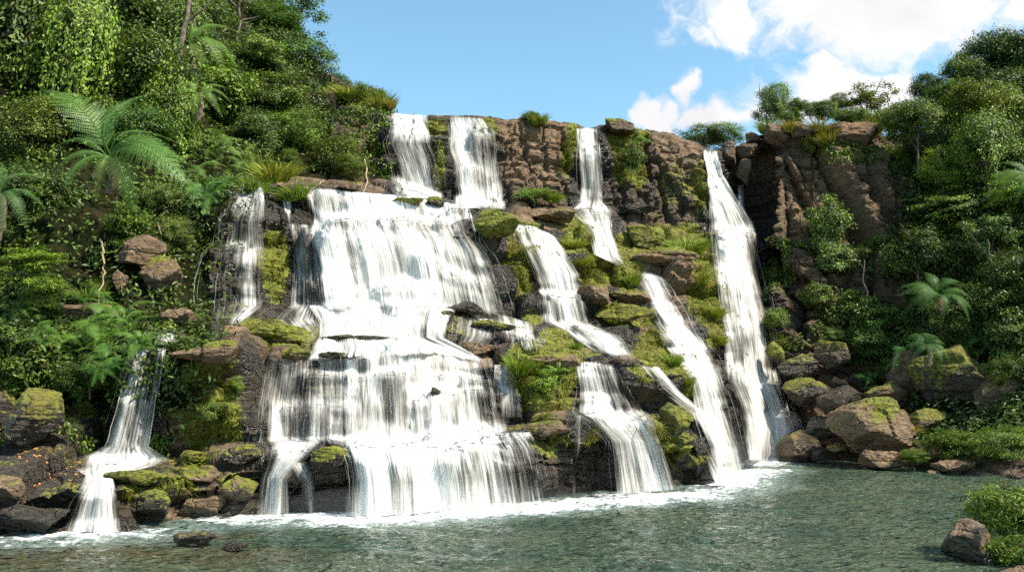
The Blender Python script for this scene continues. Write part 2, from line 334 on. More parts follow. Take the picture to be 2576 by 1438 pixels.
rowsP.append(wl+np.array([0, -2.0, -2.2])); rowsUV.append(wv+60); rowsP.append(wl+np.array([0, 0, -0.02])); rowsUV.append(wv)
for k in range(7):
    v = stat(lambda s: s[2+k][0]); Y = stat(lambda s: s[2+k][1])
    if k in (0, 2, 4): v = v+6*vnoise(np.stack([U/60, U*0+k, U*0], -1)); Y = Y+0.5*vnoise(np.stack([U/90, U*0+k, U*0+4], -1))
    if k == 6: v = v+7*fbm(np.stack([U/70, U*0, U*0], -1), 3)*sstep(900, 1000, U)
    rowsP.append(at(U, v, Y)); rowsUV.append(v)
cp = rowsP[-1]
rowsP.append(cp+np.array([0, 9, 0])+np.array([0, 0, 1])*(-0.6+3.5*(1-sstep(500, 800, U)))[:, None]); rowsUV.append(rowsUV[-1]-5)
rowsP.append(cp+np.array([0, 70, 0])+np.array([0, 0, 1])*(-1.5+6*(1-sstep(500, 800, U)))[:, None]); rowsUV.append(rowsUV[-1]-5)
PP = []; VV = []
for k in range(len(rowsP)-1):
    t = np.linspace(0, 1, SEG[k], endpoint=False)[:, None, None]
    PP.append(rowsP[k][None]*(1-t)+rowsP[k+1][None]*t); VV.append(rowsUV[k][None]*(1-t[..., 0])+rowsUV[k+1][None]*t[..., 0])
PP.append(rowsP[-1][None]); VV.append(rowsUV[-1][None]); B = np.concatenate(PP); V2 = np.concatenate(VV); U2 = np.broadcast_to(U, V2.shape)
nr, nc = V2.shape
def normals(B):
    du = np.gradient(B, axis=1); dv = np.gradient(B, axis=0); n = np.cross(du, dv); n /= np.linalg.norm(n, axis=-1, keepdims=True)+1e-9; return n
def blur(a, k, ax):
    if k < 1: return a
    pad = [(0, 0)]*a.ndim; pad[ax] = (k, k); b = np.pad(a, pad, mode='edge'); c = np.cumsum(b, axis=ax)
    z = np.zeros_like(np.take(c, [0], ax)); c = np.concatenate([z, c], ax); n = 2*k+1
    hi = np.take(c, range(n, c.shape[ax]), ax); lo = np.take(c, range(0, c.shape[ax]-n), ax); return (hi-lo)/n
NB = normals(blur(blur(B, 4, 0), 4, 1)); NB *= np.sign(-NB[..., 1:2]+0.6*NB[..., 2:3])
x_ = B[..., 0]+0.35*B[..., 1]; z_ = B[..., 2]
b1, g1 = blocks(x_, z_, B, 1.9, 4.2, 1, 0.3); b2, g2 = blocks(x_, z_, B, 0.75, 1.9, 2, 0.18); b3, g3 = blocks(x_, z_, B, 0.3, 1.0, 3, 0.06)
xw = x_+0.9*vnoise(B*np.array([.25, .25, .35]), 14)+.12*z_
c1, k1 = blocks(xw, z_+40, B*.1, 60.0, 2.6, 11, 0.8); c2, k2 = blocks(xw, z_, B*.6, 4.6, 1.2, 12, 0.22)
hl = (1-sstep(440, 620, U2+ (V2-700)*0.25*(V2 < 700)))*sstep(1050, 960, V2) ; hl = np.maximum(hl, (1-sstep(700, 960, U2))*(V2 < 455))
hr = sstep(2240, 2330, U2+25*vnoise(B*0.3, 8)); hr = hr*sstep(1160, 1100, V2)
colm = sstep(1200, 1300, U2)*sstep(560, 520, V2); colm = np.maximum(colm, sstep(1830, 1900, U2))*(1-hr)
d1, l1 = blocks(x_+.5*vnoise(B*.3, 31), z_, B*.5, 3.4, 3.0, 32, 0.3); colL = colm*(1-sstep(1860, 1900, U2)); colm0 = colm; colm = colm-colL
tier = (1-colm0)*(1-hl)*(1-hr)
fb = fbm(B*0.55, 4, 20)
disp = colL*(0.95*d1+l1+0.45*c2+k2+0.3*b3+0.25*b2+g2+0.5*fb)+tier*(1.25*b1+g1+0.62*b2+g2+0.24*b3+g3+0.5*fb) + colm*(1.25*c1+k1+0.9*c2+k2+0.35*b3+.2*b2+g2+0.75*np.abs(fbm(B*np.array([1.1, 1.1, .45]), 4, 28))+0.35*fb) + np.maximum(hl, hr)*1.2*fb
lowamp = sstep(-0.3, 0.6, B[..., 2])
rowi = np.arange(nr)[:, None]; top0 = sum(SEG[:8])
crestv = np.broadcast_to(rowsUV[8], V2.shape); crestfade = np.where(hl+hr > .5, 1, 0.35+0.65*sstep(0, 55, V2-crestv)); colm = colm0
disp = disp*crestfade*(0.35+0.65*lowamp)*np.where(rowi > top0+2, 0.35, 1)*np.where(NB[..., 2] > 0.75, 0.5, 1)
T = B+NB*disp[..., None]
for (u0, u1, v0, v1, am) in ((775,1240,600,775,1.5),(1040,1260,678,775,.7),(1040,1215,556,600,.6),(960,1245,348,490,.8),(1290,1460,662,805,.9),(1350,1480,768,808,.6),(525,665,630,765,.8),(525,665,555,632,.5),(1440,1560,530,575,.8),(1440,1660,1005,1036,.5),(770,1260,935,1100,.5),(1785,1920,600,960,.8),(860,1360,1150,1290,.4),(428,648,882,1115,1.5)):
    wv_ = V2+5*vnoise(np.stack([U2/35, U2*0+u0, V2*0], -1)); T[..., 1] -= am*sstep(v0-3, v0+4, wv_)*np.clip(1-(V2-v0)/(v1-v0), 0, 1)**.8*sstep(u0-22, u0+22, U2)*(1-sstep(u1-26, u1+26, U2))
T[..., 1] += 2.2*sstep(925, 950, V2)*(1-sstep(1090, 1120, V2))*(1-sstep(240, 300, U2))
NT = normals(T); NT *= np.sign(-NT[..., 1:2]+0.6*NT[..., 2:3])

# waterfalls as rows of (u, v) points from lip to foot, each row with its cover
FALLS = [
 ('wide white waterfall veil dropping from the broad left lip of the third terrace', 'w', [
   ([(768,470),(840,480),(900,488),(1000,497),(1075,508)],.85),([(776,505),(900,520),(1080,540)],.78),([(784,560),(920,572),(1092,580)],.76),([(790,600),(940,602),(1110,606)],.98),([(802,660),(950,660),(1130,670)],.88),([(814,772),(980,777),(1150,777)],.9)]),
 ('streaky waterfall right of the widest veil, split by dark wet rock steps', 'w', [
   ([(1045,500),(1120,512),(1188,532)],.5),([(1045,560),(1130,575),(1205,602)],.52),([(1065,605),(1140,620),(1238,648)],.78),([(1085,680),(1170,690),(1262,720)],.66),([(1100,777),(1190,783),(1288,804)],.68)]),
 ('thin dribbling veil over dark rock along the left edge of the widest veil', 'w', [([(738,565),(790,572)],.32),([(742,660),(815,660)],.42),([(735,765),(832,770)],.52),([(700,800),(840,806)],.45),([(760,850),(840,850)],.5)]),
 ('broad foaming apron of water between the widest veil and the terrace below', 'w', [
   ([(795,772),(960,772),(1130,782)],.95),([(815,805),(960,808),(1115,815)],.92),([(815,845),(960,846),(1112,850)],.93),([(800,880),(930,872),(1080,870),(1190,895)],.9),([(782,902),(930,894),(1080,886),(1215,912)],.9)]),
 ('tall streaked waterfall curtain on the second terrace above the bottom cascade', 'w', [
   ([(782,898),(930,890),(1080,882),(1222,908)],.72),([(776,960),(940,950),(1238,960)],.6),([(775,1040),(940,1040),(1248,1030)],.58),([(772,1106),(940,1114),(1258,1090)],.72)]),
 ('lowest and brightest cascade pouring into the pool over a wide foaming step', 'w', [
   ([(868,1112),(1050,1104),(1310,1088)],.97),([(880,1150),(1060,1145),(1335,1125)],.85),([(888,1210),(1060,1210),(1350,1180)],.7),([(888,1292),(1060,1298),(1364,1256)],.88)]),
 ('narrow dark-backed trickles on the second terrace left of the streaked curtain', 'w', [([(678,900),(800,912)],.42),([(655,1010),(800,1010)],.42),([(650,1112),(800,1110)],.52)]),
 ('small low cascade at the pool edge left of the round dark boulder', 'w', [([(672,1112),(785,1112)],.62),([(660,1150),(762,1150)],.55),([(655,1200),(712,1205)],.6),([(640,1302),(714,1300)],.72)]),
 ('slim strand of water running down directly beneath the round dark boulder', 'w', [([(735,1160),(776,1172)],.6),([(762,1215),(798,1215)],.5),([(758,1298),(802,1296)],.55)]),
 ('see-through waterfall on dark rock at the far left of the third terrace', 'w', [
   ([(618,470),(656,474)],.75),([(586,505),(655,508)],.62),([(556,555),(650,558)],.42),([(546,620),(655,622)],.5),([(532,640),(660,640)],.58),([(518,700),(660,700)],.38),([(514,768),(660,770)],.46),([(530,812),(600,815)],.4)]),
 ('lone bluish waterfall falling beside the ferns at the lower left', 'w', [
   ([(332,884),(404,878)],.62),([(312,950),(396,945)],.55),([(286,1040),(382,1040)],.55),([(262,1120),(368,1122)],.66),([(205,1145),(300,1150),(415,1152)],.72),([(195,1172),(300,1172),(405,1168)],.5),([(225,1196),(280,1196)],.75)]),
 ('little ragged cascade entering the pool at the bottom left corner', 'w', [([(222,1200),(285,1208)],.6),([(185,1265),(298,1262)],.48),([(155,1338),(308,1334)],.62)]),
 ('curving waterfall slide right of the widest veil between mossy humps', 'w', [
   ([(1292,566),(1345,574),(1398,610)],.93),([(1312,610),(1420,640)],.8),([(1340,680),(1452,690)],.82),([(1362,745),(1462,752)],.75),([(1368,808),(1478,812)],.72),([(1405,824),(1570,848)],.72),([(1455,858),(1596,888)],.62),([(1500,885),(1600,915)],.3)]),
 ('streaks of water over black rock steps right of the foaming apron', 'w', [([(1115,795),(1270,812)],.42),([(1110,835),(1265,850)],.42),([(1100,866),(1240,872)],.5)]),
 ('short white water step under the mossy ledge in the middle terrace', 'w', [([(1270,792),(1358,826)],.6),([(1285,872),(1372,884)],.5)]),
 ('two-armed waterfall dropping beneath the grassy overhang to the pool', 'w', [
   ([(1442,914),(1500,914),(1552,930)],.7),([(1448,980),(1580,985)],.62),([(1440,1036),(1610,1036)],.75),([(1470,1052),(1632,1056)],.75),([(1530,1110),(1655,1110)],.72),([(1540,1238),(1692,1224)],.86)]),
 ('thin trickle on the brown ledge left of the two-armed waterfall', 'w', [([(1442,1048),(1460,1048)],.6),([(1430,1240),(1456,1238)],.5)]),
 ('long slanting white waterfall sliding down the outer edge of the mossy slope', 'w', [
   ([(1600,686),(1640,690),(1682,715)],.93),([(1622,745),(1712,760)],.85),([(1655,810),(1745,825)],.85),([(1705,890),(1785,890)],.88),([(1748,960),(1812,950)],.85),([(1765,1040),(1838,1030)],.8),([(1800,1120),(1860,1112)],.82),([(1815,1196),(1876,1180)],.8)]),
 ('small bright chute below the mossy slope joining the long slanting waterfall', 'w', [([(1596,915),(1640,928)],.55),([(1640,970),(1690,982)],.62),([(1685,1006),(1732,1014)],.7),([(1742,1040),(1775,1042)],.8),([(1765,1110),(1825,1110)],.82),([(1812,1212),(1852,1204)],.9)]),
 ('tallest waterfall plunging from the cliff notch to the far end of the pool', 'w', [
   ([(1777,382),(1801,386)],.97),([(1784,440),(1812,440)],.85),([(1788,495),(1845,492)],.82),([(1792,560),(1888,560)],.84),([(1800,640),(1905,640)],.82),([(1818,760),(1936,760)],.82),([(1840,880),(1950,880)],.76),([(1846,960),(1962,960)],.88),([(1868,1010),(1982,1010)],.9),([(1884,1080),(2000,1080)],.88),([(1894,1150),(1975,1150)],.75)]),
 ('faint side trickle on the dark rock right of the tallest waterfall', 'w', [([(1860,468),(1868,468)],.75),([(1866,560),(1878,560)],.5),([(1886,640),(1912,640)],.3),([(1905,760),(1938,760)],.25)]),
 ('left one of the twin waterfalls at the top of the falls', 'w', [
   ([(980,288),(1064,296)],.8),([(976,340),(1078,344)],.78),([(966,362),(1084,362)],.62),([(984,410),(1102,405)],.72),([(996,460),(1114,460)],.75),([(1010,492),(1112,492)],.85)]),
 ('right one of the twin waterfalls at the top of the falls', 'w', [
   ([(1124,294),(1214,302)],.75),([(1130,335),(1234,335)],.8),([(1122,370),(1240,370)],.66),([(1138,430),(1244,430)],.78),([(1146,490),(1250,490)],.82),([(1150,516),(1255,520)],.95)]),
 ('narrow straight waterfall between dark rock columns under the middle crest', 'w', [
   ([(1460,326),(1506,328)],.62),([(1462,420),(1512,420)],.6),([(1466,508),(1516,508)],.6),([(1442,524),(1532,528)],.66),([(1472,560),(1532,560)],.72),([(1488,580),(1534,580)],.8),([(1502,640),(1550,640)],.9),([(1552,664),(1578,672)],.6)]),
 ('tiny trickle beside the mossy pillar left of the thin dribbling veil', 'w', [([(712,486),(722,486)],.6),([(722,560),(742,560)],.5),([(728,600),(760,600)],.45)]),
 ('little spout of water falling between tan slabs above the mossy hanging block', 'w', [([(412,836),(454,834)],.42),([(410,862),(454,862)],.4)]),
 ('short spout between two tan slabs just left of the mossy slab', 'w', [([(508,834),(536,834)],.42),([(508,858),(538,858)],.42)]),
 ('thin arched spray in the dark gap beside the grassy overhang', 'w', [([(1256,922),(1280,918),(1290,930)],.5),([(1252,1050),(1278,1050),(1302,1048)],.3)]),
]
# wet zones follow the falls
wet = np.zeros_like(V2)
def row_u(rw, v):  # left/right edge of a fall at image height v
    a = np.array([(np.mean([p[1] for p in r[0]]), r[0][0][0], r[0][-1][0]) for r in rw]); return np.interp(v, a[:, 0], a[:, 1]), np.interp(v, a[:, 0], a[:, 2]), a[0, 0], a[-1, 0]
for lab, k, rw in FALLS:
    l, r, v0, v1 = row_u(rw, V2); m_ = np.minimum(sstep(-70, -5, U2-l), sstep(70, 5, U2-r))*sstep(v0-10, v0+5, V2)*(1-sstep(v1+25, v1+70, V2))
    wet = np.maximum(wet, m_)
wet = np.maximum(wet, 0.75*sstep(1.0, 0.2, B[..., 2])*(U2 < 1900))
def blob(L_): 
    a = np.zeros_like(V2)
    for (u, v, ru, rv, s) in L_:
        d = np.sqrt(((U2-u)/ru)**2+((V2-v)/rv)**2); a = np.maximum(a, s*sstep(1.15, 0.6, d))
    return a
MOSSB = [(1095,325,34,35,1),(1105,420,18,60,.9),(1225,330,35,45,.7),(1250,560,70,40,1),(1290,610,60,40,.9),(1300,640,50,60,.9),(1320,700,40,80,1),(690,650,45,80,1),(690,720,30,60,.8),
 (1440,350,18,50,.8),(1425,410,16,50,.9),(1580,350,60,50,.9),(1600,430,40,60,.8),(1570,400,25,70,.9),(1460,580,60,40,.9),(1440,640,60,40,.8),(1500,680,50,50,1),(1580,640,60,60,1),(1640,600,70,60,.8),(1590,710,25,40,1),
 (1730,610,45,60,1),(1770,700,35,90,1),(1795,800,25,110,1),(1750,640,60,60,.7),(1600,800,70,30,.9),(1560,790,60,25,1),(1640,900,60,60,.9),(1700,930,70,60,1),(1740,990,45,60,1),(1660,1060,60,60,.9),(1700,1120,50,50,.7),(1730,1170,50,30,.6),
 (1340,940,80,80,1),(1310,910,50,40,1),(1420,930,50,70,1),(1380,1000,80,60,.8),(1600,960,50,30,.8),(520,970,120,90,1),(540,1060,100,60,.95),(450,940,60,80,.95),(700,850,80,28,1),(760,850,50,30,.8),(740,890,35,18,.8),(650,825,80,14,.7),
 (420,1200,110,25,.8),(490,1145,40,20,1),(600,1180,60,25,.6),(400,1250,80,30,.4),(1380,1100,50,60,.6),(1480,1100,40,50,.6),(90,1050,90,60,.7),(430,640,60,70,.5),(1955,885,35,35,1),(1870,620,30,120,.4),(1960,650,40,120,.4),(1300,820,80,25,.6),(1500,620,60,30,.7),(1650,520,60,20,.4),(1700,470,50,60,.5),(1760,480,30,90,.6),(1400,860,60,20,.7),(1650,850,50,25,.8)]
DRYLITB = [(2110,480,150,200,.75),(2000,450,30,120,.7),(2110,430,30,90,.7),(1340,330,110,60,.9),(1340,420,90,70,.8),(1700,380,70,70,.8),(1380,545,90,30,1),(1280,540,60,15,.8),(1620,640,100,45,.9),(1560,680,60,30,.9),(1500,640,50,40,.7),(1700,720,60,60,.9),(1720,800,40,60,.8),(530,885,110,22,1),(640,850,120,20,.9),(430,795,60,30,1),(330,700,120,90,1),(200,780,160,40,.9),  # right-cliff entries paint in sunlit warmth the faces lack; others are dry rock
 (480,1190,110,30,.8),(510,1270,80,40,.8),(1200,875,70,25,1),(1370,890,110,14,1),(1560,920,60,22,.8),(1380,1060,70,25,.7),(2030,450,70,120,.5),(2150,600,90,100,.5),(2080,700,60,160,.7),(2060,500,16,70,1),(2190,480,60,110,.6),(1960,480,40,100,.5),(2230,620,40,70,.6),(1900,400,30,40,.8),(830,270,35,50,1),(925,400,25,60,.9),(1650,820,60,30,.6),(1690,960,60,60,.5),(1620,1020,50,30,.7)]
moss = blob(MOSSB); dry = blob(DRYLITB)
moss = np.maximum(moss, 0.45*sstep(0.4, 0.9, NB[..., 2])*tier*sstep(-0.2, 0.3, fbm(B*0.5, 3, 50)))*(1-hl*0.5)
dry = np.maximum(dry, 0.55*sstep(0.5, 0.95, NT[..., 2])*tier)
wet = wet*(1-0.75*blob(DRYLITB))*(1-0.35*colm)
wet = np.maximum(wet, (0.42-0.34*sstep(1880, 1960, U2))*colm*sstep(1440, 1500, U2)*(1-blob(DRYLITB)))  # cliff and columns darkened through the wet channel to stand for shade
shelf = (1-sstep(330, 420, U2))*sstep(900, 960, V2); wet = np.maximum(wet, .55*shelf); dry = dry*(1-.3*shelf)  # wet shelf, plus shade of the bank above painted in through wetness
paint = np.stack([wet, moss, dry], -1).reshape(-1, 3)
FQ = grid_faces(nr, nc); fu = U2.ravel()[FQ[:, 0]]; fh = np.maximum(hl, hr).ravel()[FQ[:, 0]] > 0.5; left = fu < 1500
mid_right = fu > 1905
def sub(name, msk, m, label):
    Q = FQ[msk]; idx, inv = np.unique(Q, return_inverse=True); Q = inv.reshape(-1, 4)
    o = ob(name, mesh_np(name, T.reshape(-1, 3)[idx], Q, m, {'paint': paint[idx]}, smooth=False)); return tag(o, label, kind='structure')
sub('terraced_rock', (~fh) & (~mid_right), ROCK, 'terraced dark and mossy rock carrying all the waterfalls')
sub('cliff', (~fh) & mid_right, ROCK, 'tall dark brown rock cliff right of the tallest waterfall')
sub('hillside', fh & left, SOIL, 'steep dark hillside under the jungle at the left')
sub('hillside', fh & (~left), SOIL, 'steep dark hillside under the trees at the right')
BV = BVHTree.FromPolygons(T.reshape(-1, 3).tolist(), FQ.tolist())
def hit(u, v, far=None):
    d = rays(u, v); h = BV.ray_cast(Vector(CAM), Vector(d).normalized())
    if h[0] is None or h[0].z < -0.3:
        return None
    return h[0]
def ground(x, y, z0=60):
    h = BV.ray_cast(Vector((x, y, z0)), Vector((0, 0, -1))); return h[0].z if h[0] else 0.0

me = mesh_np('riverbed', [(-600, -300, -2.2), (600, -300, -2.2), (600, 900, -2.2), (-600, 900, -2.2)], [(0, 1, 2, 3)], SOIL); tag(ob('riverbed', me), 'muddy bed under the pool', kind='structure')

# ------------------------------------------------------------------ waterfalls
feet = []
def build_fall(label, rw, idx):
    rows = []
    n_c = 5
    rw = [([(p[0], p[1]-5) for p in rw[0][0]], rw[0][1])]+list(rw)+[([(p[0], p[1]+6) for p in rw[-1][0]], rw[-1][1])]
    wpx = max(max(r[0][-1][0]-r[0][0][0] for r in rw), 10); nC_ = int(max(10, wpx/2.6)); ts = np.linspace(0, 1, nC_)
    key = []
    for pts, cov in rw:
        p = np.array(pts, float); s = np.linspace(0, 1, len(p)) if len(p) < 3 else (p[:, 0]-p[0, 0])/(p[-1, 0]-p[0, 0])
        key.append((np.interp(ts, s, p[:, 0]), np.interp(ts, s, p[:, 1]), cov))
    RU, RV, RC = [], [], []
    for a, b in zip(key[:-1], key[1:]):
        n = max(2, int(abs(np.mean(b[1]-a[1]))/3.0))
        for i in range(n):
            t = i/n; RU.append(a[0]*(1-t)+b[0]*t); RV.append(a[1]*(1-t)+b[1]*t); RC.append(a[2]*(1-t)+b[2]*t)
    RU.append(key[-1][0]); RV.append(key[-1][1]); RC.append(key[-1][2])
    RU = np.array(RU); RV = np.array(RV); n_r = len(RU); lw = np.clip((RU[:, -1:]-RU[:, :1])/wpx, .22, 1)**.8; exv = lw*(ts-0.5)[None]*2*min(20, 5+wpx*0.22); RU = RU+exv; Y = np.full(RU.shape, np.nan)
    for i in range(n_r):
        for j in range(nC_):
            h = hit(RU[i, j], RV[i, j])
            if h is not None: Y[i, j] = h.y
    YR = None; last = None
    for i in range(n_r):
        bad = np.isnan(Y[i])
        if bad.all(): Y[i] = last if last is not None else np.nan
        elif bad.any(): Y[i][bad] = np.interp(np.flatnonzero(bad), np.flatnonzero(~bad), Y[i][~bad])
        if last is None and not np.isnan(Y[i]).any(): Y[:i] = Y[i]
        last = Y[i]
    YR = Y.copy(); Y = np.minimum.accumulate(Y, axis=0)
    kx = 6 if ('slanting' in label or 'tallest' in label) else 4
    Y0 = blur(blur(Y, kx, 1), kx, 0) if nC_ > 12 and n_r > 8 else Y
    Y0 = np.minimum.accumulate(Y0, axis=0)
    smooth = any(x_ in label for x_ in ('slanting', 'tallest', 'twin', 'lone', 'narrow straight', 'two-armed', 'lowest'))
    bulge = (0.15 if smooth else 0.35)*np.clip((blur(blur(YR, 6, 1), 6, 0)-YR)/0.6, -1, 1) if nC_ > 12 and n_r > 12 else Y0*0
    bulge = blur(blur(bulge, 2, 0), 2, 1) if bulge.any() else bulge
    tt = np.linspace(0, 1, n_r)[:, None]
    qq = at(RU, RV, Y0); dz = -np.gradient(qq[..., 2], axis=0); dyy = -np.gradient(Y0, axis=0); flat = np.clip(dyy/(np.abs(dz)+np.abs(dyy)+1e-3), 0, 1); flat = blur(blur(flat, 2, 0), 2, 1) if nC_ > 8 and n_r > 8 else flat*0
    steep = 0.30*(flat-0.42)
    root = empty('waterfall', tuple(at(RU[-1].mean(), RV[-1].mean(), Y0[-1].mean())))
    tag(root, label, 'waterfall', 'waterfalls running down the terraces')
    for nm, mt, off, sd in (('veil', VEIL, 0.10, 0), ('strands', STRAND, 0.32, 5)):
        if nm == 'strands' and wpx < 40: continue
        ex = lw*(ts-0.5)[None]*2*(min(20, 5+wpx*0.22) if nm == 'veil' else min(34, 8+wpx*0.3)); RX = RU+ex-exv
        q = at(RX, RV, Y0-off)
        wm = pxm(1, Y0.mean()); X = RU*0+np.linspace(0, 1, nC_)[None]*wpx*wm; S = np.cumsum(np.concatenate([[0], np.linalg.norm(np.diff(q.mean(1), axis=0), axis=-1)]))[:, None]+X*0
        fl = fbm(np.stack([X*1.3, S*0.12, X*0+idx+sd], -1), 3, idx+sd); fl2 = fbm(np.stack([X*5, S*0.3, X*0+idx], -1), 2, idx+7+sd)
        q = at(RX, RV, np.minimum(Y0-off-0.16*fl-0.06*fl2, Y-0.04-off*0.3))
        q[..., 2] = np.maximum(q[..., 2], 0.01)
        e = np.minimum(ts, 1-ts)[None]*wpx; edge = np.clip((e+8*fl+5*fl2+12*fbm(np.stack([np.where(ts < .5, 0, 9)[None]+X*0, S*.55, X*0+idx], -1), 3, idx+3))/min(46, wpx*0.42)/lw, -0.3, 1)**1; edge = np.where(edge > 0, np.clip(edge, 0, 1)**0.6, edge)
        endf = sstep(-0.03, 0.02, tt)*np.ones_like(X)
        if rw[-1][0][0][1] < 1140 and rw[-1][0][0][1] > 500: endf = endf*(1-0.35*sstep(0.93, 1.0, tt))
        cov = np.array(RC)[:, None]+(0.02 if wpx > 150 else -0.02)+steep+0.55*fl-0.55*bulge-(0.12 if nm == 'strands' else 0)
        A = np.stack([cov, edge*endf, cov*0], -1).reshape(-1, 3)
        UV = np.stack([X+idx*7.3, S], -1).reshape(-1, 2)
        o = ob(nm, mesh_np('waterfall_'+nm, q.reshape(-1, 3), grid_faces(n_r, nC_), mt, {'cover': A}, UV, smooth=True), root)
        o.matrix_parent_inverse = Matrix.Translation(root.location).inverted()
        if nm == 'veil' and wpx > 45: build_trickles(root, rw, idx, float(Y0.mean()))
        if nm == 'veil' and q[-1, :, 2].mean() < 0.45:
            for j in range(0, nC_, 3): feet.append((q[-1, j, 0], q[-1, j, 1], RC[-1]*min(1, wpx/90)))
def build_trickles(root, rw, idx, Ymean):
    rg = np.random.default_rng(idx+500); a = np.array([(np.mean([p[1] for p in r[0]]), r[0][0][0], r[0][-1][0], r[0][0][1], r[0][-1][1]) for r in rw]); wpx = (a[:, 2]-a[:, 1]).mean()
    V = []; Q = []; A = []; UV = []; o = 0; n = int(5+(a[-1, 0]-a[0, 0])*wpx/2200.)
    for k in range(n):
        t = rg.uniform(-0.04, 1.04) if rg.random() < 0.45 else (rg.choice([0, 1])+rg.normal()*min(0.35, 10/wpx))
        s0 = rg.uniform(0, .75); ln = rg.uniform(0.15, 0.6); s = np.linspace(s0, min(1, s0+ln), 26); ss = np.linspace(0, 1, len(a))
        us = np.interp(s, ss, a[:, 1])*(1-t)+np.interp(s, ss, a[:, 2])*t; vs = np.interp(s, ss, a[:, 3])*(1-t)+np.interp(s, ss, a[:, 4])*t
        us = us+2.5*np.cumsum(rg.normal(size=26))*0.35; Y = []; last = None
        for uu, vv in zip(us, vs):
            h = hit(uu, vv); y = h.y if h is not None else (last or Ymean); last = y if last is None else min(last, y); Y.append(last)
        Y = np.array(Y); w_ = rg.uniform(1.0, 3.4)*(0.6+0.5*np.sin(np.linspace(0.3, 3, 26))); c = []
        for e in (-1, 0, 1): c.append(at(us+e*w_, vs, Y-0.18-0.12*(e == 0)-0.1*rg.random()))
        c = np.stack(c, 1); c[..., 2] = np.maximum(c[..., 2], 0.01); V.append(c.reshape(-1, 3)); Q.append(grid_faces(26, 3)+o); o += 78
        cv = rg.uniform(.3, .65); A.append(np.tile(np.array([[cv, .25], [cv, 1], [cv, .25]]), (26, 1))*np.repeat(np.stack([np.ones(26), sstep(0, .15, np.linspace(0, 1, 26))*sstep(1, .75, np.linspace(0, 1, 26))*.7+.3], -1), 3, 0))
        L_ = np.linspace(0, 3, 26); UV.append(np.stack([np.tile([0, .1, .2], 26)+k*1.7, np.repeat(L_, 3)], -1))
    m_ = ob('trickles', mesh_np('trickles', np.concatenate(V), np.concatenate(Q), VEIL, {'cover': np.concatenate(A)}, np.concatenate(UV), smooth=True), root); m_['kind'] = 'stuff'; m_.matrix_parent_inverse = Matrix.Translation(root.location).inverted()
for i, (lab, k, rw) in enumerate(FALLS): build_fall(lab, rw, i+1)

# ------------------------------------------------------------------ pool
ys = np.concatenate([np.linspace(1, 9, 20), 9*(52/9.)**np.linspace(0, 1, 420)[1:]]); xs = np.linspace(-1, 1, 520)
PX = xs[None]*(ys[:, None]*0.85+8); PY = ys[:, None]+0*PX
wvp = np.stack([PX*1.1, PY*1.6, PX*0], -1)
PZ = 0.06*fbm(wvp, 3, 70)+0.05*fbm(wvp*2.7, 3, 75)
ft = np.array(feet); foam = np.zeros_like(PX); 
for k in range(len(ft)):
    dx = (PX-ft[k, 0]); dy = PY-ft[k, 1]; d = np.sqrt((dx*0.55)**2+(dy*np.where(dy < 0, 0.55, 1.2))**2)
    foam = np.maximum(foam, ft[k, 2]*np.clip(1.15-d/1.4, 0, 1))
shal = np.zeros_like(PX)
for (u, v, ru, rv) in ((560,1400,5,2.6),(60,1400,6,4.5),(250,1390,5,3.4),(2230,1330,3.5,1.2),(2300,1420,4,1.0),(500,1350,3,1.5),(0,1370,5,2)):
    c = atwater(u, v); shal = np.maximum(shal, (0.58 if u < 900 else .35)*np.clip(1.2-np.sqrt(((PX-c[0])/ru)**2+((PY-c[1])/rv)**2), 0, 1))
PZ = PZ+0.05*foam*fbm(wvp*3, 2, 79)
Pm = mesh_np('pool_water', np.stack([PX, PY, PZ], -1).reshape(-1, 3), grid_faces(len(ys), len(xs)), POOL, {'paint': np.stack([foam, shal, foam*0], -1).reshape(-1, 3)}, smooth=True)
tag(ob('pool_water', Pm), 'green rippled pool water with white foam under the falls', kind='structure')

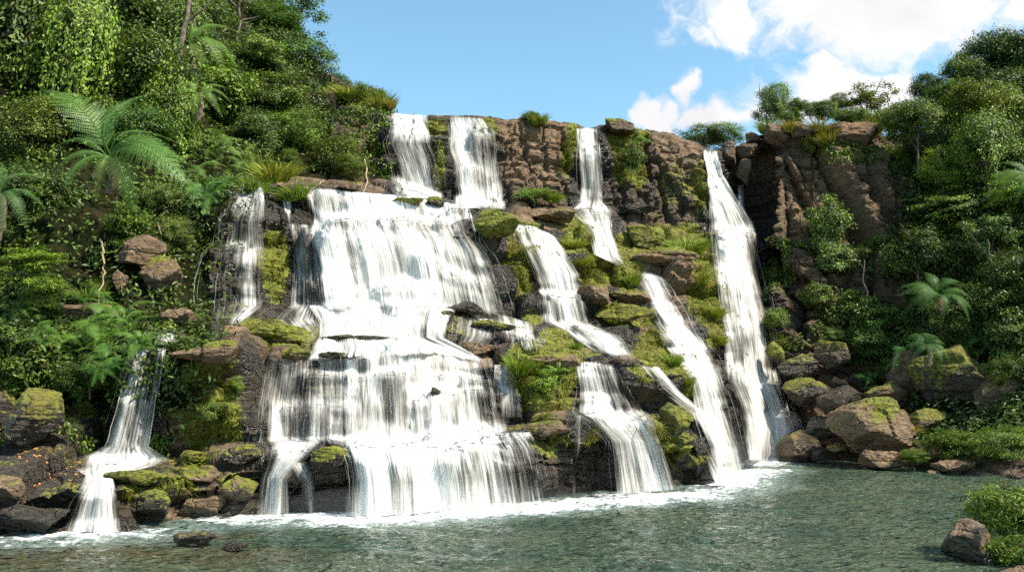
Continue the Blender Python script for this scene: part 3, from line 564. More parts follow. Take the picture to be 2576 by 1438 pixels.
# ------------------------------------------------------------------ boulders
def ico(sub_=5):
    import bmesh
    bm = bmesh.new(); bmesh.ops.create_icosphere(bm, subdivisions=sub_, radius=1)
    v = np.array([p.co for p in bm.verts]); f = np.array([[q.index for q in p.verts] for p in bm.faces]); bm.free(); return v, f
ICOV, ICOF = ico(5)
def boulder(label, u, v, ru, rv, wt=.3, ms=.2, dr=.7, Y=None, seed=0, dep=1.0, tilt=0, rnd=.5, cat='boulder'):
    if Y is None:
        h = hit(u, v+rv*0.75)
        Y = h.y if h is not None else float(atwater(u, min(v+rv, 1436) if v+rv > 1010 else 1100)[1])
        if v+rv > 1130 : Y = min(Y, float(atwater(u, v+rv*0.9)[1])) if h is None else Y
    c = at(u, v, Y); rx = pxm(ru, Y); rz = pxm(rv, Y); ry = min(rx, rz*1.6)*dep
    rg = np.random.default_rng(seed+100); n = ICOV; r = np.full(len(n), 1.25)
    for k in range(16):
        d = rg.normal(size=3); d /= np.linalg.norm(d); hh = rg.uniform(0.6, 0.95); dt = n@d
        r = np.minimum(r, np.where(dt > 0.05, hh/np.maximum(dt, 0.05), 9))
    r = r*(1-rnd)+rnd*(0.5+0.5*r)
    p = n*r[:, None]; p = p/np.abs(p).max(0)
    q = p*np.array([rx, ry, rz])*1.03; s = max(rx, rz)
    q = q+n*(0.07*s*fbm(p*1.7+seed, 4, seed)+0.03*s*fbm(p*7+seed, 3, seed+2))[:, None]
    bb, gg = blocks(q[:, 0]+0.4*q[:, 1]+seed*3.1, q[:, 2]+seed, q, 0.62*s, 0.9*s, seed, 0.06*s); b4, g4 = blocks(q[:, 0]+0.4*q[:, 1]+seed, q[:, 2]+seed*2, q, 0.16*s, 0.4*s, seed+1, 0.03*s)
    q = q+n*(0.09*s*bb+0.5*gg+0.03*s*b4+0.3*g4)[:, None]
    q[:, 2] += -0.012*s*np.abs(np.sin(q[:, 2]/s*7+fbm(p*2, 2, seed)*2))*0.6
    if tilt: 
        a = R(tilt); q = q@np.array([[math.cos(a), 0, math.sin(a)], [0, 1, 0], [-math.sin(a), 0, math.cos(a)]])
    nn = fbm(p*1.5+9+seed, 3, seed+9)
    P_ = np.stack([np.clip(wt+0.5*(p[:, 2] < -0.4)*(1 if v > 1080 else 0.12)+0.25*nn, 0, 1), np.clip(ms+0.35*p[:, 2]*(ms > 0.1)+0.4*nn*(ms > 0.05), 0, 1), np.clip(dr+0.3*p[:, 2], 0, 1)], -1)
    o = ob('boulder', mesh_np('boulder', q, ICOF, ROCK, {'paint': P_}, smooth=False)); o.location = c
    tag(o, label, cat, 'boulders and loose rocks around the falls'); return o
BD = [
 ('round dark mossy boulder at the left edge of the lowest cascade',822,1150,56,36,.7,.45,.2,None,1),
 ('black angular rock at the foot of the widest veil',1172,778,50,19,.9,0,.1,None,2),
 ('small grey stone beside the black angular rock under the widest veil',1120,792,22,11,.9,.2,.1,None,3),
 ('low dark rock breaking the pool surface at the lower left',492,1352,62,20,.5,.2,.4,None,4),
 ('small wet stone trailing the low dark rock in the pool',592,1372,38,12,.8,0,.2,None,5),
 ('flat tan rounded slab above the pool at the lower left',500,1196,72,26,.15,.3,1,None,6),
 ('pale angular block standing at the left waterline',512,1270,62,36,.15,.1,.9,None,7),
 ('mossy dark ledge rock behind the flat tan slab',360,1205,95,28,.6,.7,.2,None,8),
 ('dark rough block at the waterline left of the pale angular block',385,1268,70,40,.8,.3,.2,None,9),
 ('squat moss-topped stone behind the flat tan slab',487,1148,40,20,.3,.9,.3,None,10),
 ('long brown rock under the trickles of the second terrace',612,1142,60,24,.5,.3,.6,None,11),
 ('brown stepped block right of the pale angular block',600,1232,46,36,.4,.4,.6,None,12),
 ('grey-brown rounded rock at the left border of the picture',15,1228,62,40,.3,.2,.7,None,13),
 ('shiny wet rock slab under the rounded rock at the left border',60,1298,100,44,.75,.1,.4,None,14),
 ('brown boulder pair member on the dark left bank above the leaf-strewn shelf',90,1045,62,70,.6,.5,.15,None,15),  # high wet and low dry values paint in the bank's shade
 ('cracked brown boulder at the far left edge of the dark bank',8,1040,40,68,.6,.3,.2,None,16),  # darkened like its neighbour, shade put into the colour
 ('huge brown layered boulder with a grass cap on the right shore',2203,1080,108,82,.12,.2,.8,38.0,17),
 ('pyramid shaped brown boulder at the foot of the tallest waterfall',2003,1128,54,46,.5,.25,.6,41.5,18),
 ('smooth tilted tan slab in front of the huge layered boulder',2212,1156,66,28,.05,.05,1,36.6,19),
 ('flat pale wedge rock below the waterside bush',2402,1172,62,26,.05,.02,1,35.0,20),
 ('low grey stone at the right end of the pale wedge rock',2452,1192,24,9,.3,0,.6,34.6,21),
 ('small grey stone left of the pale wedge rock',2345,1190,22,8,.3,0,.6,34.8,22),
 ('brown split rock at the water edge under the near bush',2445,1362,62,52,.35,.1,.8,None,23),
 ('pale stone cut off by the bottom right corner',2560,1436,40,16,.1,0,1,None,24),
 ('giant shaded boulder with moss on its shoulder below the tree fern',2385,958,108,88,.5,.42,.1,40.5,25),  # moss kept low to darken it, shade put into the colour
 ('dark boulder left of the giant mossy boulder',2290,950,60,75,.4,.1,.3,42.0,26),
 ('black glossy rock heap member right of the tallest waterfall',2010,922,58,32,1,.12,.0,44.0,27),
 ('brown rounded rock above the black glossy rocks',2095,895,48,42,.45,.3,.45,44.5,28),
 ('bright moss covered knob beside the tallest waterfall',1955,888,30,28,.4,.75,.1,44.5,29),
 ('broad wet black rock with moss patches under the glossy rock',2045,990,72,42,1,.2,.0,43.0,30),
 ('purple-grey boulder between the wet black rock and the huge boulder',2118,1002,58,52,.5,.05,.3,41.5,31),
 ('dark rubble rock behind the pyramid shaped boulder',2085,1080,66,34,.8,.1,.2,41.6,32),
 ('small mossy stone at the foot of the huge layered boulder',2108,1125,28,16,.3,.6,.5,38.6,33),
 ('little wet stone at the water edge right of the pyramid boulder',2062,1146,26,14,.7,.1,.3,39.8,34),
 ('leaning slab behind the huge layered boulder',2235,995,70,34,.2,.3,.6,41.5,35),
 ('small moss-topped rock above the waterside bush',2330,1055,52,26,.2,.5,.5,39.0,36),
 ('tan rock tucked behind the waterside bush',2410,1080,40,16,.1,.1,.9,38.4,37),
 ('brown boulder in the shade at the far right edge of the shore',2500,1000,62,70,.3,.3,.5,38.5,38),
 ('upright egg shaped boulder balanced under the cliff notch blocks',1868,432,24,34,.2,.1,.6,53.0,39),
 ('wide brown capstone above the egg shaped boulder',1880,382,38,26,.3,.05,.6,53.6,40),
 ('blocky boulder at the right lip of the tallest waterfall',1824,392,30,36,.4,.1,.6,53.2,41),
 ('small dark boulder on the crest right of the cliff notch',1892,348,24,17,.2,.1,.5,54.5,42),
 ('rounded pinnacle on the crest of the dark right cliff',1948,338,34,30,.1,.1,.6,51.5,43),
 ('second rounded pinnacle on the crest of the dark right cliff',2018,330,30,26,.2,.1,.5,50.8,44),
 ('broad square summit block of the dark right cliff',2135,350,66,42,.1,.1,.5,50.5,45),
 ('grey rounded stone beside the curving slide',1498,742,44,26,.1,.2,.8,None,46),
 ('moss capped brown slab below the grey rounded stone',1560,792,88,24,.2,.6,.7,None,47),
 ('broad brown slab right of the grey rounded stone',1590,745,62,24,.1,.3,.9,None,48),
 ('light brown block in the ledge above the curving slide',1395,548,66,24,.1,.15,1,None,49),
 ('mossy hump left of the curving slide',1240,568,66,40,.1,1,.3,None,50),
 ('wet dark boulder on the upper ledge between the twin falls and widest veil',1095,512,34,16,.7,.5,.3,None,51),
 ('mossy stone at the left end of the upper ledge',1025,505,42,14,.4,.8,.3,None,52),
 ('long tan slab over the hanging moss block',535,884,112,26,.05,.25,1,None,53),
 ('mossy cracked slab right of the long tan slab',690,842,108,26,.1,.8,.8,None,54),
 ('small brown mossy rock at the top of the second terrace trickles',740,892,40,18,.3,.6,.6,None,55),
 ('tan rock beside the little spout',442,800,46,26,.05,.1,1,None,56),
 ('long weathered tan slab behind the left ferns',205,790,110,28,.05,.1,1,None,57),
 ('orange upright block on the left bank',300,706,22,38,.05,0,1,None,58),
 ('fractured tan outcrop under the tree fern',350,640,62,48,.05,.05,1,None,59),
 ('brown cracked outcrop left of the see-through waterfall',420,690,60,48,.2,.3,.7,None,60),
 ('brown flat rock right of the foaming apron',1205,874,62,22,.15,.1,1,None,61),
 ('tan capped block over the grassy overhang',1370,905,88,22,.05,.35,1,None,62),
 ('brown ledge rock left of the two-armed waterfall',1372,1076,74,26,.35,.3,.8,None,63),
 ('mossy round boulder high on the slope left of the long slanting waterfall',1630,598,54,34,.1,.75,.6,None,64),
 ('wide brown whaleback rock above the long slanting waterfall',1655,650,100,26,.05,.3,1,None,65),
 ('shiny black boulder at the toe of the mossy slope',1765,1172,50,34,.85,.3,.1,None,66),
 ('dark rock beside the foot of the two-armed waterfall',1715,1150,44,40,.7,.6,.2,None,67),
 ('mossy knuckle of rock beside the long slanting waterfall',1700,1055,42,44,.4,.8,.4,None,68),
 ('black stone step under the narrow straight waterfall',1600,525,60,14,.9,.1,.1,None,69),
 ('small dark crag on the crest by the narrow straight waterfall',1555,318,40,22,.3,.3,.4,49.3,70),
 ('round boulder half buried in grass at the top of the third terrace',708,468,16,14,.1,.1,1,None,71),
 ('brown stone at the top left corner of the widest veil',880,470,34,14,.2,.2,.8,None,72),
 ('thin dark ledge slab crossing the foaming apron',885,850,92,8,.8,.2,.3,None,74),
 ('second thin ledge slab just above the streaked curtain',868,893,72,9,.8,.2,.3,None,75),
 ('dark ledge stone in the streaky waterfall right of the widest veil',1150,600,26,8,.95,.1,.1,None,76),
 ('small black step stone low in the streaky waterfall',1215,690,30,10,.95,.1,.1,None,77),
 ('mossy black ledge below the black angular rock',1235,822,62,16,.8,.5,.2,None,78),
 ('wet stone showing through the middle of the streaked curtain',1095,985,14,12,.95,0,.1,None,79),
 ('dark wet knob under the left end of the streaked curtain',880,1102,34,9,.9,.1,.1,None,80),
 ('red-brown crag on the skyline left of the twin waterfalls',832,268,24,36,.05,.05,1,48.6,73),
]
for b in BD: boulder(b[0], b[1], b[2], b[3], b[4], b[5], b[6], b[7], b[8], b[9], rnd=0.0 if 'angular' in b[0] or 'block' in b[0] or 'slab' in b[0] else 0.12)

# ------------------------------------------------------------------ foliage prototypes
def leaf_quads(P, Nn, ln, wd, droop=0.25, rg=rng, tip=0.5):
    n = len(P); a = rg.normal(size=(n, 3)); a[:, 2] -= droop*2; a -= (a*Nn).sum(1, keepdims=True)*Nn; a /= np.linalg.norm(a, axis=1, keepdims=True)+1e-9
    b = np.cross(Nn, a); l = (ln*rg.uniform(0.45, 1.55, n))[:, None]; w_ = (wd*rg.uniform(0.7, 1.2, n))[:, None]
    V = np.stack([P, P+a*l*tip+b*w_*0.5-Nn*w_*0.12, P+a*l-Nn*l*0.18, P+a*l*tip-b*w_*0.5-Nn*w_*0.12], 1)
    return V.reshape(-1, 3), np.arange(n*4).reshape(n, 4)
def unit(a): return a/(np.linalg.norm(a, axis=-1, keepdims=True)+1e-9)
def tints(n, per=4, rg=rng, base=None):
    t = np.stack([rg.uniform(0, 1, n) if base is None else np.clip(base+rg.normal(0, .2, n), 0, 1), rg.uniform(0, 1, n)], -1); return np.repeat(t, per, 0)
def crown_mesh(seed, ncl=110, per=75, leaf=0.085, asp=0.55, clr=0.17, zs=0.85, inner=0.45, up=0.55, lobes=6, gap=0.0, droop=0.25, cluster_tint=True, flat=1.0):
    rg = np.random.default_rng(seed)
    lc = unit(rg.normal(size=(lobes, 3)))*rg.uniform(0.25, 0.55, (lobes, 1)); lc[:, 2] *= 0.8; lr = rg.uniform(0.38, 0.6, lobes)
    k = rg.integers(0, lobes, ncl); d = unit(rg.normal(size=(ncl, 3))+np.array([0, 0, 0.25])); 
    cc = lc[k]+d*(lr[k]*rg.uniform(inner, 1.0, ncl)**0.6)[:, None]; cc[:, 2] *= zs
    if gap: cc = cc[h3(np.floor(cc[:, 0]*4), np.floor(cc[:, 1]*4), np.floor(cc[:, 2]*4), seed) > gap]
    ncl = len(cc); P = np.repeat(cc, per, 0)+rg.normal(size=(ncl*per, 3))*np.array([1, 1, 0.6*flat])*clr*0.6
    out = unit(P-np.array([0, 0, -0.25])); Nn = unit(out*0.55+np.array([0, 0, up])+rg.normal(size=P.shape)*0.45)
    V, Q = leaf_quads(P, Nn, leaf, leaf*asp, droop, rg)
    bt = np.repeat(rg.uniform(0.15, 0.85, ncl), per) if cluster_tint else None
    return mesh_np('foliage', V, Q, LEAF, {'tint': tints(len(P), 4, rg, bt)})
CROWN = {
 'dense': [crown_mesh(s, 140, 110, 0.058, 0.55, 0.16) for s in (1, 2, 3)],
 'big': [crown_mesh(s, 90, 95, 0.085, 0.6, 0.19) for s in (4, 5)],
 'fine': [crown_mesh(s, 180, 100, 0.042, 0.55, 0.13) for s in (6, 7)],
 'airy': [crown_mesh(s, 60, 60, 0.075, 0.5, 0.13, gap=0.25, inner=0.7, lobes=8) for s in (8, 9)],
 'willow': [crown_mesh(s, 120, 70, 0.15, 0.16, 0.16, up=0.3, droop=0.1, lobes=7) for s in (10, 11)],
 'layer': [crown_mesh(s, 80, 130, 0.056, 0.6, 0.19, zs=0.8, up=0.9, flat=0.35, lobes=8) for s in (12, 13)],
}
def vine_mesh(seed):       # leafy dome with tangled hanging strings
    rg = np.random.default_rng(seed); P = []; tn = []
    for k in range(150):
        a = rg.uniform(0, 2*math.pi); r0 = rg.uniform(0, 1)**0.5*0.6; top = 0.85-r0*r0*0.9+rg.normal()*0.1; ln = rg.uniform(0.15, 1.0)**1.3*1.5; n = int(ln*60)+6; t = np.linspace(0, 1, n)
        wx = np.cumsum(rg.normal(size=n))*0.012; r = r0+0.14*t**0.5+0.05*rg.normal(size=n)+0.06*np.sin(t*9+k)
        P.append(np.stack([np.cos(a+wx)*r+wx, np.sin(a+wx)*r+0.04*rg.normal(size=n), top-t*ln], -1)); tn.append(np.full(n, rg.uniform(0.0, 1.0)))
    cc = unit(rg.normal(size=(75, 3))+np.array([0, 0, .5]))*rg.uniform(.45, .85, (75, 1))*np.array([.85, .85, .95]); P.append(np.repeat(cc, 80, 0)+rg.normal(size=(6000, 3))*.09); tn.append(np.repeat(rg.uniform(.1, .95, 75), 80))
    P = np.concatenate(P); tn = np.concatenate(tn); out = unit(P*np.array([1, 1, 0.4])); Nn = unit(out+np.array([0, 0, 0.5])+rg.normal(size=P.shape)*0.5)
    V, Q = leaf_quads(P, Nn, 0.055, 0.032, 0.5, rg); return mesh_np('foliage', V, Q, LEAF, {'tint': tints(len(P), 4, rg, tn)})
CROWN['vine'] = [vine_mesh(20), vine_mesh(21)]

def tubes(paths, nseg=7):
    V = []; Q = []; o = 0
    for pts, rad in paths:
        pts = np.array(pts, float); n = len(pts)
        t = unit(np.gradient(pts, axis=0)); a = unit(np.cross(t, np.array([0.31, 0.9, 0.13]))); b = np.cross(t, a); th = np.linspace(0, 2*math.pi, nseg, endpoint=False)
        ring = pts[:, None]+(a[:, None]*np.cos(th)[None, :, None]+b[:, None]*np.sin(th)[None, :, None])*np.asarray(rad)[:, None, None]
        V.append(ring.reshape(-1, 3))
        for i in range(n-1):
            for j in range(nseg):
                k = (j+1) % nseg; Q.append((o+i*nseg+j, o+i*nseg+k, o+(i+1)*nseg+k, o+(i+1)*nseg+j))
        o += n*nseg
    return np.concatenate(V), np.array(Q)
def trunk_mesh(seed, h=1.0, r=0.035, limbs=6, spread=0.35, lean=0.06):   # unit height; limbs in the upper part
    rg = np.random.default_rng(seed); t = np.linspace(0, 1, 9); ax = np.stack([lean*np.sin(t*2.2+seed), lean*np.cos(t*1.7+seed)-lean*math.cos(seed), t*h], -1)
    ax[:, 0] -= ax[0, 0]; paths = [(ax, r*(1.15-0.75*t))]
    for k in range(limbs):
        s = rg.uniform(0.45, 0.92); i = int(s*8); a = rg.uniform(0, 6.28); q = np.linspace(0, 1, 5)[:, None]
        d = np.array([math.cos(a)*spread, math.sin(a)*spread, 0.22+0.25*rg.random()]); p = ax[i]+q*d+np.array([0, 0, 0.06])*np.sin(q*3); p += rg.normal(size=p.shape)*0.012*q
        paths.append((p, (r*0.5*(1-0.75*q[:, 0]))))
        for m_ in range(2):
            a2 = a+rg.uniform(-1, 1); e = p[3]+np.linspace(0, 1, 4)[:, None]*np.array([math.cos(a2)*spread*.6, math.sin(a2)*spread*.6, rg.uniform(0, .25)]); paths.append((e, r*0.22*(1-0.6*np.linspace(0, 1, 4))))
    V, Q = tubes(paths); return mesh_np('trunk', V, Q, BARK, smooth=True)
TRUNK = [trunk_mesh(s) for s in (1, 2, 3)]; TRUNKW = [trunk_mesh(s, r=0.022, limbs=10, spread=0.42, lean=0.12) for s in (5, 6)]
STEM = [trunk_mesh(s, r=0.03, limbs=9, spread=0.6, lean=0.15) for s in (8, 9)]

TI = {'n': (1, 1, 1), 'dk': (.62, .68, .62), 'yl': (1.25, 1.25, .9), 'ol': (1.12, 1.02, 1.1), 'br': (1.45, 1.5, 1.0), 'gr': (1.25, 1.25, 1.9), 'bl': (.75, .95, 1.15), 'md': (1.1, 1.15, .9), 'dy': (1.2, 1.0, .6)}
cnt = {}
def plant(label, u, v, r, kind='dense', tint='n', Y=None, sz=1.0, tree=True, off=0.75, thin=False, sx=1.0, grp=None, cat=None, name=None):
    """crown centre seen at (u, v), radius r (same units), on the slope behind it unless Y is given"""
    if Y is None:
        h = hit(u, v); Y = (h.y if h is not None else 50)
        Y -= pxm(r, Y)*off
    c = at(u, v, Y); rw = pxm(r, Y); gz = min(ground(c[0], c[1]+0.3*rw), c[2]-rw*0.35)
    gz = max(gz, c[2]-(max(9.0, rw*3) if tree else rw*0.9)); i = cnt.get(kind, 0); cnt[kind] = i+1
    gs = 1.38 if tree else 1.22
    root = empty(name or ('tree' if tree else 'shrub'), (c[0], c[1], gz))
    tag(root, label, cat or ('tree' if tree else 'shrub'), grp or ('jungle trees on the hillsides' if tree else 'shrubs on the slopes and ledges'))
    f = ob('crown' if tree else 'foliage', CROWN[kind][i % len(CROWN[kind])], root); f.location = (0, 0, c[2]-gz)
    f.scale = (rw*gs*sx, rw*gs, rw*gs*sz); f.rotation_euler = (random.uniform(-.15, .15), random.uniform(-.15, .15), random.uniform(0, 6.28)); 
    if sx != 1.0: f.rotation_euler[2] = random.choice((0, math.pi))+random.uniform(-.2, .2)
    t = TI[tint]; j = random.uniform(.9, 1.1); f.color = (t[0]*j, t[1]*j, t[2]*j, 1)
    hh = max(c[2]-gz+0.25*rw, 0.4*rw)*(1 if tree else min(1, sz)*.8); pool_ = (TRUNKW if thin else TRUNK) if tree else STEM
    tm = ob('trunk' if tree else 'stem', pool_[i % len(pool_)], root); k = min(1.0, 2.2*rw/hh) ; tm.scale = (rw*1.3, rw*1.3, hh)
    tm.rotation_euler = (0, 0, random.uniform(0, 6.28)); return root
TREES = [  # label, u, v, r, kind, tint, Y, sz, tree, thin
 ('dark vine-hung tree in the top left corner',40,60,150,'vine','n',None,1.3,1),
 ('bright vine-draped column of leaves in the upper left jungle',190,150,105,'vine','br',None,1.6,1),
 ('dark tree filling the gap between vine columns near the top left',300,40,105,'big','dk',None,1.1,1),
 ('glossy small-leaved tree in the middle of the left jungle',350,180,125,'dense','n',None,1.15,1),
 ('pale olive shrubby tree at the left border below the vines',50,330,110,'fine','ol',None,1.0,1),
 ('olive-leaved tree between the vine column and the tree fern',195,300,95,'big','ol',None,1.0,1),
 ('sunlit vine mass left of the long bare trunk',440,90,85,'vine','md',None,1.3,1),
 ('shaded tree behind the tree fern',330,330,90,'dense','bl',None,.9,1),
 ('yellow-green tree below the long bare trunk',430,300,80,'vine','yl',None,1.4,1),
 ('round bright tree below the high tree ferns',560,230,85,'big','md',None,1.0,1),
 ('thin-leaved tree on the left skyline beside the sky gap',590,40,70,'airy','br',58,1.0,1),
 ('airy tree leaning into the sky at the top of the left jungle',745,35,80,'airy','bl',58,.75,1),
 ('dark spreading skyline tree under the airy leaning one',690,70,75,'layer','bl',56,.8,1),
 ('dense dark green tree on the left skyline above the crest bushes',755,150,72,'dense','bl',54,1.05,1),
 ('full rounded tree left of the dark skyline tree',640,150,85,'layer','n',None,1.0,1),
 ('wide leafy tree in the centre of the left slope',690,255,95,'layer','n',None,.95,1),
 ('mid-green tree drooping above the grass clumps',740,330,80,'fine','md',None,1.0,1),
 ('grey-green feathery tree above the widest veil',830,390,78,'fine','ol',None,.9,1),
 ('small dark tree left of the grey-green feathery tree',640,330,75,'dense','dk',None,.9,1),
 ('bluish small tree on the skyline above the grassy crest',850,205,38,'fine','bl',52,.8,1),
 ('dark tree behind the glossy small-leaved tree',420,210,80,'dense','dk',None,1.0,1),
 ('shaded tree mass left of the tree fern',90,470,95,'dense','dk',None,1,1),
 ('dark leafy tree at the top edge between two trunks',500,20,70,'willow','n',None,1.0,1),
 ('round grey-green tree standing alone on the right crest',1932,255,56,'fine','gr',57,1.2,1),
 ('open brown-green tree with see-through twigs on the right crest',2185,250,68,'airy','dy',56,.85,1),
 ('dark green pointed tree on the skyline right of the clouds',2345,225,46,'dense','dk',60,1.2,1),
 ('tall dark tree rising highest at the right skyline',2500,150,72,'dense','dk',58,1.35,1),
 ('tall dark tree touching the top right border',2570,130,75,'dense','dk',56,1.35,1),
 ('yellowing tree below the tall dark skyline trees',2425,262,72,'dense','dy',None,1.0,1),
 ('rounded green tree left of the yellowing tree',2300,300,66,'dense','n',None,1.0,1),
 ('dark slope tree between the crest and the arching vine tree',2330,370,72,'dense','dk',None,1.0,1),
 ('vine-covered tree with an arching sunlit top at the right',2482,385,82,'vine','md',None,1.15,1),
 ('bright green feathery tree left of the arching vine tree',2370,420,56,'fine','br',None,1.2,1),
 ('lit dome-shaped tree in the middle of the right slope',2355,530,82,'layer','md',None,.9,1),
 ('shaded tree under the dome-shaped tree',2310,640,85,'dense','dk',None,1.0,1),
 ('pale-leaved tree with a thin bare stem on the right slope',2480,590,78,'airy','gr',None,.9,1,1),
 ('leafy tree cut by the right border beside the pale-leaved tree',2575,480,70,'layer','br',None,1.1,1),
 ('yellow tree clump on the right border under the skyline trees',2545,270,68,'dense','yl',None,1.0,1),
 ('dark tree mass at the right border behind the fern',2560,680,85,'dense','dk',None,1.1,1),
 ('shaded tree behind the right tree fern',2450,780,80,'dense','dk',None,1.0,1),
 ('broad dark tree left of the tallest skyline trees',2440,185,60,'dense','n',57,1.1,1),
 ('dark tree joining the tall skyline trees to the slope below',2500,240,75,'dense','dk',55,1.0,1),
 ('lower leafy tree against the right border under the tall skyline trees',2575,235,70,'dense','n',54,1.0,1),
 ('mid-green tree on the skyline between the pointed tree and the broad dark one',2390,235,50,'dense','md',57,.9,1),
 ('small slope tree over the shoulder of the dark right cliff',2250,400,48,'fine','md',None,1.0,1),
]
for t in TREES: plant(t[0], t[1], t[2], t[3], t[4], t[5], t[6], t[7], True, thin=len(t) > 9)
SHRUBS = [
 ('light green shrub at the left border below the fern fronds',60,660,85,'layer','br',26.5,.8),
 ('small sunlit shrub right of the left border shrub',112,722,45,'big','br',26,.8),
 ('leafy creeper shrub hanging under the big tree fern',320,570,60,'big','md',None,1),
 ('bronze-green creeper shrub beside the see-through waterfall',440,580,55,'fine','ol',None,1.2),
 ('dark shrub above the fractured tan outcrop',400,500,60,'dense','n',None,1),
 ('shaded shrub on the bank at the left border',40,860,90,'big','dk',None,1),
 ('dark glossy shrub hanging over the shaded left bank',70,940,80,'big','n',None,1),
 ('willowy pale shrub above the long weathered slab',110,760,55,'willow','yl',None,.8),
 ('dark shrub on the bank between the ferns and the lone bluish waterfall',230,940,70,'dense','dk',None,.9),
 ('feathery shrub over the left end of the widest veil',880,420,50,'fine','ol',None,.8),
 ('yellow-green grassy shrub on the crest left of the twin waterfalls',930,235,48,'willow','yl',47.5,.8),
 ('bushy hanging shrub under the grassy crest',905,300,46,'big','ol',46.8,1.2),
 ('small bush growing on the brown crest block',1345,301,34,'willow','md',47.5,.7),
 ('creeping bush at the base of the brown cliff block',1345,485,42,'willow','br',44.3,.5),
 ('wide light-green bush on the crest by the cliff notch',1800,338,84,'fine','gr',56,.5),
 ('leafy bush left of the open brown-green tree',2060,275,44,'dense','gr',55,.9),
 ('dense bush under the open brown-green tree',2130,290,38,'dense','md',54,.8),
 ('grey-green bush on the crest at the end of the cliff',2235,300,46,'fine','md',54,.8),
 ('large pale-leaved bush clinging to the middle of the right cliff',2085,565,62,'big','gr',None,1.2),
 ('lower lobe of pale leaves hanging from the right cliff',2105,650,55,'big','gr',None,1.1),
 ('thin-leaved bush with bare stems right of the large cliff bush',2168,640,34,'airy','ol',None,1),
 ('pale leafy bush at the foot of the right cliff',2150,790,66,'big','gr',None,.9),
 ('second pale leafy bush at the cliff foot, nearer the hillside',2235,800,62,'big','bl',None,.9),
 ('small vine bush beside the tallest waterfall halfway down',1948,700,30,'big','ol',None,1.6),
 ('small leafy bush beside the lower half of the tallest waterfall',1950,800,32,'big','md',None,1.3),
 ('bright small bush above the brown rounded rock',2092,840,38,'fine','gr',None,.8),
 ('shaded shrub between the cliff foot and the hillside',2190,870,66,'dense','bl',None,.9),
 ('dark shrub behind the leaning slab',2230,930,60,'dense','dk',None,.8),
 ('pale shrub at the right border above the dark shore',2545,840,66,'big','gr',None,1),
 ('shaded shrub below the pale border shrub',2560,930,60,'dense','dk',None,1),
 ('leafy creeper shrub over the shoulder of the giant mossy boulder',2440,880,50,'big','dk',None,.8),
 ('long waterside bush on the right shore',2390,1118,92,'fine','md',35.6,.6),
 ('right end of the waterside thicket at the border',2535,1115,90,'fine','md',34.4,.75),
 ('small low bush left of the pale wedge rock',2300,1145,40,'fine','md',35.8,.6),
 ('low bush behind the first pinnacle on the crest',1985,292,40,'fine','md',55,.7),
 ('leafy bush between the crest tree and the leafy bush row',2010,268,34,'dense','gr',57,.8),
 ('rounded bush in the middle of the right crest row',2100,262,42,'fine','n',57,.9),
 ('bush rising behind the broad summit block',2160,300,40,'dense','md',55,.8),
 ('yellowish low bush at the right end of the crest row',2215,300,44,'fine','dy',55,.8),
 ('dark bush joining the crest row to the hillside',2268,285,52,'dense','n',56,.9),
 ('creeper bush on the upper middle of the right cliff',2035,360,26,'big','ol',None,1.0),
 ('hanging bush low on the right cliff under the pale-leaved one',2060,740,40,'big','n',None,1.2),
 ('near willow-leaved bush at the bottom right border',2545,1290,112,'willow','yl',17.0,.85),
 ('lower branches of leaves behind the brown split rock',2545,1375,85,'willow','md',16.2,.8),
 ('bushy clump hanging from the grassy overhang',1372,970,34,'big','br',None,1.1),
 ('light leafy clump on the hanging moss block',525,1035,30,'big','ol',None,1.2),
 ('upper leafy clump on the hanging moss block',470,935,34,'fine','ol',None,1),
 ('small leafy sprig in the middle of the hanging moss block',592,965,26,'fine','yl',None,1.2),
 ('bush on the mossy column right of the narrow straight waterfall',1590,400,36,'big','ol',None,1.3),
 ('dark bush left of the big tree fern fronds',60,560,75,'dense','dk',None,.9),
 ('shaded bush above the dribbling rocks left of the grass clump',560,470,50,'dense','dk',None,.8),
 ('small bush at the left foot of the feathery tree',720,400,38,'fine','md',None,.9),
]
SHRUBOBJ = [plant(t[0], t[1], t[2], t[3], t[4], t[5], t[6], t[7], False) for t in SHRUBS]

# ------------------------------------------------------------------ bare trunks
def bare_trunk(label, pts, r0, Y, limbs=0):
    P = np.array([at(u, v, Y) for u, v in pts]); n = len(P); t = np.linspace(0, 1, n*3); s = np.linspace(0, 1, n)
    Q_ = np.stack([np.interp(t, s, P[:, k]) for k in range(3)], -1)+rng.normal(size=(n*3, 3))*0.03
    paths = [(Q_, r0*(1-0.5*t))]
    for k in range(limbs):
        i = int(len(Q_)*rng.uniform(.5, .95)); d = np.array([rng.uniform(-2, 2), rng.uniform(-1, 1), rng.uniform(.5, 2)]); q = np.linspace(0, 1, 6)[:, None]; paths.append((Q_[i]+d*q+rng.normal(size=(6, 3))*.05*q, r0*.4*(1-.8*q[:, 0])))
    V, Q = tubes(paths); o = P[0]; root = empty('bare_tree', tuple(o)); tag(root, label, 'tree', 'bare trunks in the left jungle')
    ob('trunk', mesh_np('trunk', V-o, Q, BARK, smooth=True), root); return root
bare_trunk('long bare brown trunk rising to the top edge of the left jungle', [(448,170),(455,110),(468,60),(478,0),(480,-60)], .17, 41, 3)
bare_trunk('slim bare trunk at the top edge left of the long one', [(352,70),(360,20),(366,-60)], .11, 42, 2)
bare_trunk('leaning pale trunk half hidden by leaves left of the sky gap', [(598,170),(592,110),(604,60),(600,10)], .12, 50, 5)
bare_trunk('thin forked trunk at the right border among the upper trees', [(2520,330),(2514,280),(2524,230)], .12, 50, 4)
bare_trunk('crooked dark branch reaching into the sky gap', [(560,75),(575,45),(605,20),(640,2),(660,-30)], .10, 57, 6)
